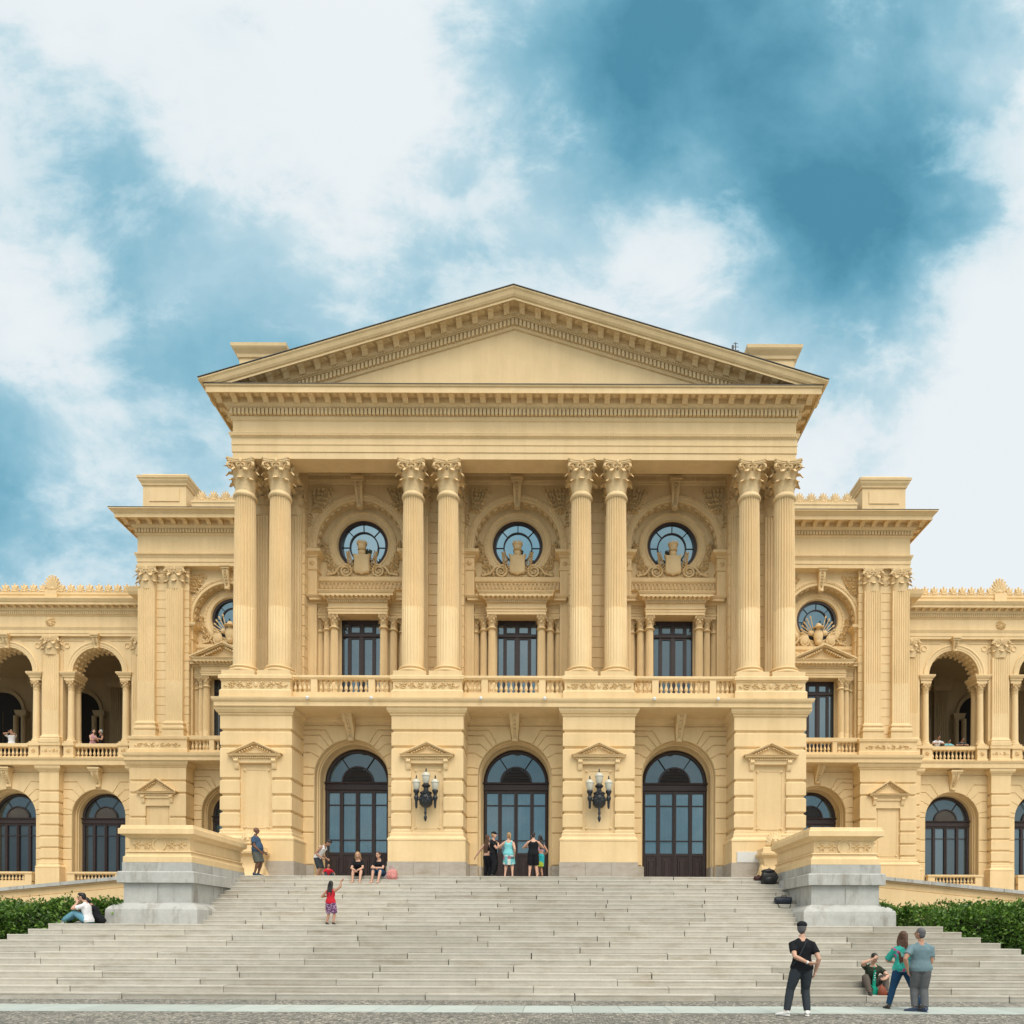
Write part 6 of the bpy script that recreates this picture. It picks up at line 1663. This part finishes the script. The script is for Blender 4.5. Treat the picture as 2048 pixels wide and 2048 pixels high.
# man in navy in profile at the top of the stairs
person('heavy man in a navy T-shirt and grey shorts standing atop the stairs', (at(511, 26.05), 26.1, Z0), 92, 1.74, 'dark', 'black', 'bald', None, ('tee', 'navy'), ('shorts', 'greygreen'), 'shoe_navy',
       arms=(((-.13, -.12, .50), (-.2, 1, 0)), ((.13, -.12, .50), (.2, 1, 0))), legs=(((-.05, .02, .045), (0, -1, 0)), ((.055, -.02, .045), (0, -1, 0))), build=1.25, belly=.06, head=(20, 0), lean=-3)
person('man in a white tank top bending forward beside the left door', (at(635, 28.2), 28.2, Z0), 82, 1.74, 'tan', 'black', 'tuft', None, ('tank', 'white'), ('shorts', 'charcoal'), 'shoe_dark',
       hip=.515, lean=32, head=(0, 18), arms=(((-.11, -.14, .50), (-.2, 1, .2)), ((.10, -.17, .49), (.2, 1, .2))))
person('small child in a red shirt sitting on the landing by the left door', (at(655, 27.4), 27.5, Z0), 30, 1.02, 'tan', 'black', 'short', None, ('tee', 'red'), ('trousers', 'charcoal'), 'shoe_dark',
       hip=(0, .1, .10), lean=12, arms=(((-.14, -.05, .10), (-1, .4, 0)), ((.24, .0, .08), (1, .4, 0))), legs=(((-.14, -.28, .045), (-.3, -.3, 1)), ((.14, -.28, .045), (.3, -.3, 1))), voxel=.009)
yl = step_y(24)
for (px, lab, hr, hs, arms_, sk, yaw) in ((715, 'woman in black T-shirt with long blond hair seated on the top step', 'blond', 'long', (((-.03, .04, .285), (-1, .3, -.4), (.6, -.5, -.6)), ((.03, .03, .280), (1, .3, -.4), (-.6, -.5, -.6))), 'light', 2),
                                 (752, 'woman in black top and denim shorts seated beside a pink backpack', 'brown', 'bun', (((-.01, .05, .33), (-1, .3, -.3), (.8, -.4, -.2)), ((-.01, .08, .34), (1, .3, -.3), (-.8, -.5, 0))), 'light', -12)):
    person(lab, (at(px, 25.7), yl - .42, 22 * RIS), yaw, 1.66, sk, hr, hs, None, ('tee', 'black'), ('shorts', 'jeans' if hr == 'brown' else 'black'), None,
           hip=(0, .33, .235), lean=20, head=(yaw, -8), arms=arms_, legs=(((-.075, .03, .045), (-.1, -1, .6)), ((.085, .0, .045), (.2, -1, .6))), female=True, toes=(-10, 12))
person('little girl in a red top and checked shorts pointing up on the middle landing', (at(661, 22.0), 22.0, Z_MID), 172, 1.34, 'tan', 'black', 'long', None, ('tank', 'red'), ('shorts', 'check'), 'shoe_dark',
       arms=(((-.19, -.12, 1.0), (-1, .0, .2), (-.7, -.3, .7)), ((.12, -.08, .66), (.6, .6, -.5), (-.2, -.7, .6))), legs=(((-.07, .0, .045), (0, -1, 0)), ((.085, .01, .045), (0, -1, 0))), female=True, head=(-15, 0), voxel=.009)
# group before the middle door
person('woman in black with very long light brown hair, partly hidden at the middle door', (at(974, 26.9), 26.9, Z0), 150, 1.60, 'light', 'brown', 'verylong', None, ('crop', 'black'), ('trousers', 'black'), 'shoe_dark', female=True,
       arms=(((-.12, -.1, .55), (-.4, 1, 0)), ((.30, .06, .50), (.5, .6, 0))), head=(-20, 0))
person('person in a black cap and black clothes with folded arms at the middle door', (at(986, 26.5), 26.45, Z0), 80, 1.66, 'light', 'blond', 'short', 'cap', ('tee', 'black'), ('trousers', 'black'), 'shoe_dark',
       arms=(((.02, -.14, .66), (-1, .1, -.4), (1, -.2, .1)), ((-.02, -.16, .68), (1, .1, -.4), (-1, -.2, 0))), build=1.1, belly=.015)
person('woman with a blond ponytail in a turquoise top and printed skirt seen from behind', (at(1017, 26.2), 26.2, Z0), 175, 1.60, 'light', 'blond', 'pony', None, ('tank', 'turq'), ('skirt', 'scarf_print'), None, female=True, build=1.12,
       arms=(((-.13, .0, .50), (-.3, .8, 0)), ((.26, -.10, .78), (.7, .2, -.8), (.9, -.1, .3))), head=(38, 0), legs=(((-.085, .0, .045), (0, -1, 0)), ((.085, .0, .045), (0, -1, 0))))
person('man in a black tank top and black shorts seen from behind at the middle door', (at(1066, 26.2), 26.2, Z0), 184, 1.62, 'light', 'black', 'short', None, ('tank', 'black'), ('shorts', 'black'), None, build=1.12,
       arms=(((-.10, -.16, .72), (-1, .3, -.5), (.3, -.5, .7)), ((.10, -.15, .70), (1, .3, -.5), (-.3, -.5, .7))), legs=(((-.085, .0, .045), (0, -1, 0)), ((.085, .0, .045), (0, -1, 0))), head=(0, 16))
person('woman in a lime and turquoise skirt half hidden behind a man in black', (at(1080, 26.75), 26.75, Z0), 215, 1.58, 'tan', 'black', 'long', None, ('crop', 'pink'), ('skirt', 'limeblue'), 'shoe_dark', female=True,
       arms=(((-.13, -.05, .55), (-.3, 1, 0)), ((.05, -.18, .72), (.8, .4, -.4))))
# by the left pedestal
person('young man in a white T-shirt and light jeans sitting left of the left pedestal', (at(160, 21.1), 21.1, Z_MID - RIS + .151), -84, 1.70, 'light', 'black', 'tuft', None, ('tee', 'white'), ('trousers', 'light_jeans'), 'shoe_white',
       hip=(0, .14, .065), lean=12, head=(-8, 4), arms=(((-.035, -.02, .375), (-.7, -.3, -.8), (.2, -.3, .8)), ((.03, -.03, .36), (.7, -.3, -.8), (-.2, -.3, .8))), legs=(((-.06, -.27, .045), (0, -.3, 1)), ((.08, -.25, .045), (0, -.3, 1))))
person('person in black sportswear sitting behind the young man by the left pedestal', (at(187, 21.75), 21.75, Z_MID), -70, 1.68, 'tan', 'black', 'short', None, ('half', 'black'), ('trousers', 'black'), 'shoe_white',
       hip=(0, .12, .065), lean=30, head=(0, 10), arms=(((-.08, -.22, .25), (-1, .2, 0)), ((.08, -.22, .25), (1, .2, 0))), legs=(((-.07, -.24, .045), (0, -.3, 1)), ((.08, -.20, .045), (.2, -.3, 1))))
# visitors in the upper galleries
gf = V(1436, 41.4) + .1
def gallery_person(px, py, lab, face, **k):
    Y = 42.05; zt = CAMZ + (HV + (-3 if px < 1000 else 3) - py) * Y / F_PX
    person(lab, (at(px, Y), Y, gf), face, k.pop('H', zt - gf), voxel=.014, group=None, **k)
gallery_person(22, 1460, 'person in a white top raising both hands at the far left gallery', 10, skin='tan', hair='black', hstyle='short', top=('tee', 'white'), bottom=('trousers', 'charcoal'), arms=(((-.02, -.13, .86), (-1, .1, -.3), (.3, -.2, .6)), ((.02, -.13, .86), (1, .1, -.3), (-.3, -.2, .6))))
gallery_person(185, 1459, 'dark haired woman in a pale top in the left gallery arch', 70, skin='light', hair='black', hstyle='long', top=('tank', 'pink'), bottom=('trousers', 'black'), female=True, arms=(((-.08, -.2, .66), (-.4, 1, -.5)), ((.08, -.22, .68), (.4, 1, -.5))))
gallery_person(201, 1460, 'silver haired woman in a black top in the left gallery arch', -40, skin='tan', hair='silver', hstyle='short', top=('tank', 'black'), bottom=('trousers', 'black'), female=True, arms=(((-.1, -.15, .68), (-.8, .6, -.5)), ((.1, -.15, .68), (.8, .6, -.5))))
for px, py, lab, top, Hh in ((1871, 1475, 'boy in a white shirt leaning on the right gallery railing', 'white', 1.62), (1893, 1482, 'short dark haired child between two others at the right gallery railing', 'turq', 1.40), (1919, 1480, 'rightmost child leaning on the right gallery railing with head down', 'charcoal', 1.50)):
    gallery_person(px, py, lab, 0, H=Hh, skin='tan', hair='black', hstyle='short', top=('tee', top), bottom=('trousers', 'charcoal'), lean=22, head=(0, 16), arms=(((-.10, -.22, .66), (-1, .2, -.2)), ((.10, -.22, .66), (1, .2, -.2))))

# one skin each
dg = bpy.context.evaluated_depsgraph_get(); dg.update()
new = []
for o in PEND:
    ev = o.evaluated_get(dg); me = bpy.data.meshes.new_from_object(ev, preserve_all_data_layers=False, depsgraph=dg); new.append((o, me))
for o, me in new:
    old = o.data; m_ = old.materials[0]; o.modifiers.clear(); o.data = me; me.name = o.name
    if not len(me.materials): me.materials.append(m_)
    me.polygons.foreach_set('use_smooth', [True] * len(me.polygons)); bpy.data.meshes.remove(old)

# ================================================================== bags
def bag(name, mb, mat, org, label, cat, strap=None):
    t = thing(name, org, label, cat)
    part('bag_body', mb, mat, t, ang=50)
    if strap: part('strap', strap, CL['black'] if mat is not M_PINK else CL['pink'], t, ang=60)
    return t
M_PINK = plain('pink_nylon', (.55, .22, .20), .6, .25, 18); M_BLK = plain('black_nylon', (.012, .014, .018), .42, .4, 14); M_BRN = plain('brown_leather', (.20, .045, .018), .45, .25, 20); M_MAROON = plain('maroon_nylon', (.07, .028, .026), .6, .5, 25)
X, Y, Z = at(784, 25.75), 25.82, 23 * RIS
mb = MB(); mb.rect(X - .13, X + .13, Y - .07, Y + .07, [(Z, -.01), (Z + .04, .03), (Z + .20, .04), (Z + .32, .02), (Z + .38, -.04)]); mb.ell((X + .02, Y - .10, Z + .11), (.12, .06, .10), 12, 8)
sp = MB(); sp.tube([(X - .10, Y, Z + .34), (X - .08, Y - .02, Z + .48), (X - .02, Y, Z + .50), (X + .05, Y, Z + .36)], .018, 6); sp.tube([(X - .15, Y - .05, Z + .3), (X - .24, Y - .1, Z + .12), (X - .18, Y - .1, Z + .02)], .016, 6)
bag('backpack', mb, M_PINK, (X, Y, Z), 'pink and coral backpack on the top step beside a seated woman', 'backpack', sp)
X, Y, Z = 9.15, step_y(22) + .16, 22 * RIS
mb = MB(); mb.rect(X - .20, X + .22, Y - .13, Y + .14, [(Z, -.03), (Z + .05, .02), (Z + .22, .04), (Z + .40, .01), (Z + .46, -.06)]); mb.ell((X - .02, Y - .02, Z + .46), (.25, .16, .09), 14, 8); mb.ell((X, Y - .17, Z + .15), (.18, .06, .12), 12, 8)
sp = MB(); sp.tube([(X + .2, Y - .12, Z + .42), (X + .29, Y - .16, Z + .26), (X + .22, Y - .14, Z + .1)], .022, 6); sp.tube([(X - .08, Y - .06, Z + .5), (X, Y - .08, Z + .58), (X + .08, Y - .06, Z + .5)], .016, 6)
bag('backpack', mb, M_BLK, (X, Y, Z), 'bulging black backpack on the upper steps against the right pedestal', 'backpack', sp)
X, Y, Z = 8.86, step_y(23) + .16, 23 * RIS
mb = MB(); mb.ell((X, Y, Z + .085), (.16, .12, .09), 14, 8); mb.ell((X + .05, Y - .03, Z + .13), (.09, .08, .07), 10, 6); mb.ell((X - .08, Y - .04, Z + .12), (.07, .07, .06), 10, 6)
sp = MB(); sp.tube([(X - .06, Y - .06, Z + .16), (X, Y - .09, Z + .2), (X + .07, Y - .06, Z + .16)], .012, 6)
bag('handbag', mb, M_MAROON, (X, Y, Z), 'small slumped maroon handbag on the step left of the black backpack', 'bag', sp)
X, Y, Z = 9.18, step_y(17) + .16, 17 * RIS
mb = MB(); mb.tube([(X - .28, Y, Z + .12), (X - .25, Y, Z + .125), (X, Y, Z + .14), (X + .25, Y, Z + .125), (X + .28, Y, Z + .12)], [(.06, .07), (.115, .12), (.13, .135), (.115, .12), (.06, .07)], 14, (0, 1, 0))
sp = MB(); sp.tube([(X - .1, Y - .08, Z + .2), (X - .08, Y - .1, Z + .29), (X + .06, Y - .1, Z + .29), (X + .08, Y - .08, Z + .2)], .012, 6); sp.tube([(X - .24, Y - .12, Z + .06), (X - .2, Y - .19, Z - .06), (X - .15, Y - .2, Z - .13), (X + .15, Y - .2, Z - .135), (X + .22, Y - .12, Z + .05)], .014, 6)
bag('duffel_bag', mb, plain('navy_nylon', (.02, .028, .045), .5, .4, 14), (X, Y, Z), 'dark navy duffel bag with a hanging strap on the steps by the right pedestal', 'bag', sp)
X, Y, Z = at(1767, 17.0), step_y(1) + .10, RIS
mb = MB(); mb.tube([(X, Y, Z), (X, Y, Z + .05), (X - .01, Y + .02, Z + .16), (X - .03, Y + .03, Z + .24)], [(.10, .05), (.12, .07), (.085, .05), (.03, .03)], 12, (1, 0, 0))
sp = MB(); sp.tube([(X - .05, Y + .02, Z + .2), (X - .06, Y + .04, Z + .34), (X - .01, Y + .05, Z + .34), (X, Y + .03, Z + .2)], .010, 6)
bag('handbag', mb, M_BRN, (X, Y, Z), 'tan leather handbag at the feet of the woman in dark green', 'bag', sp)
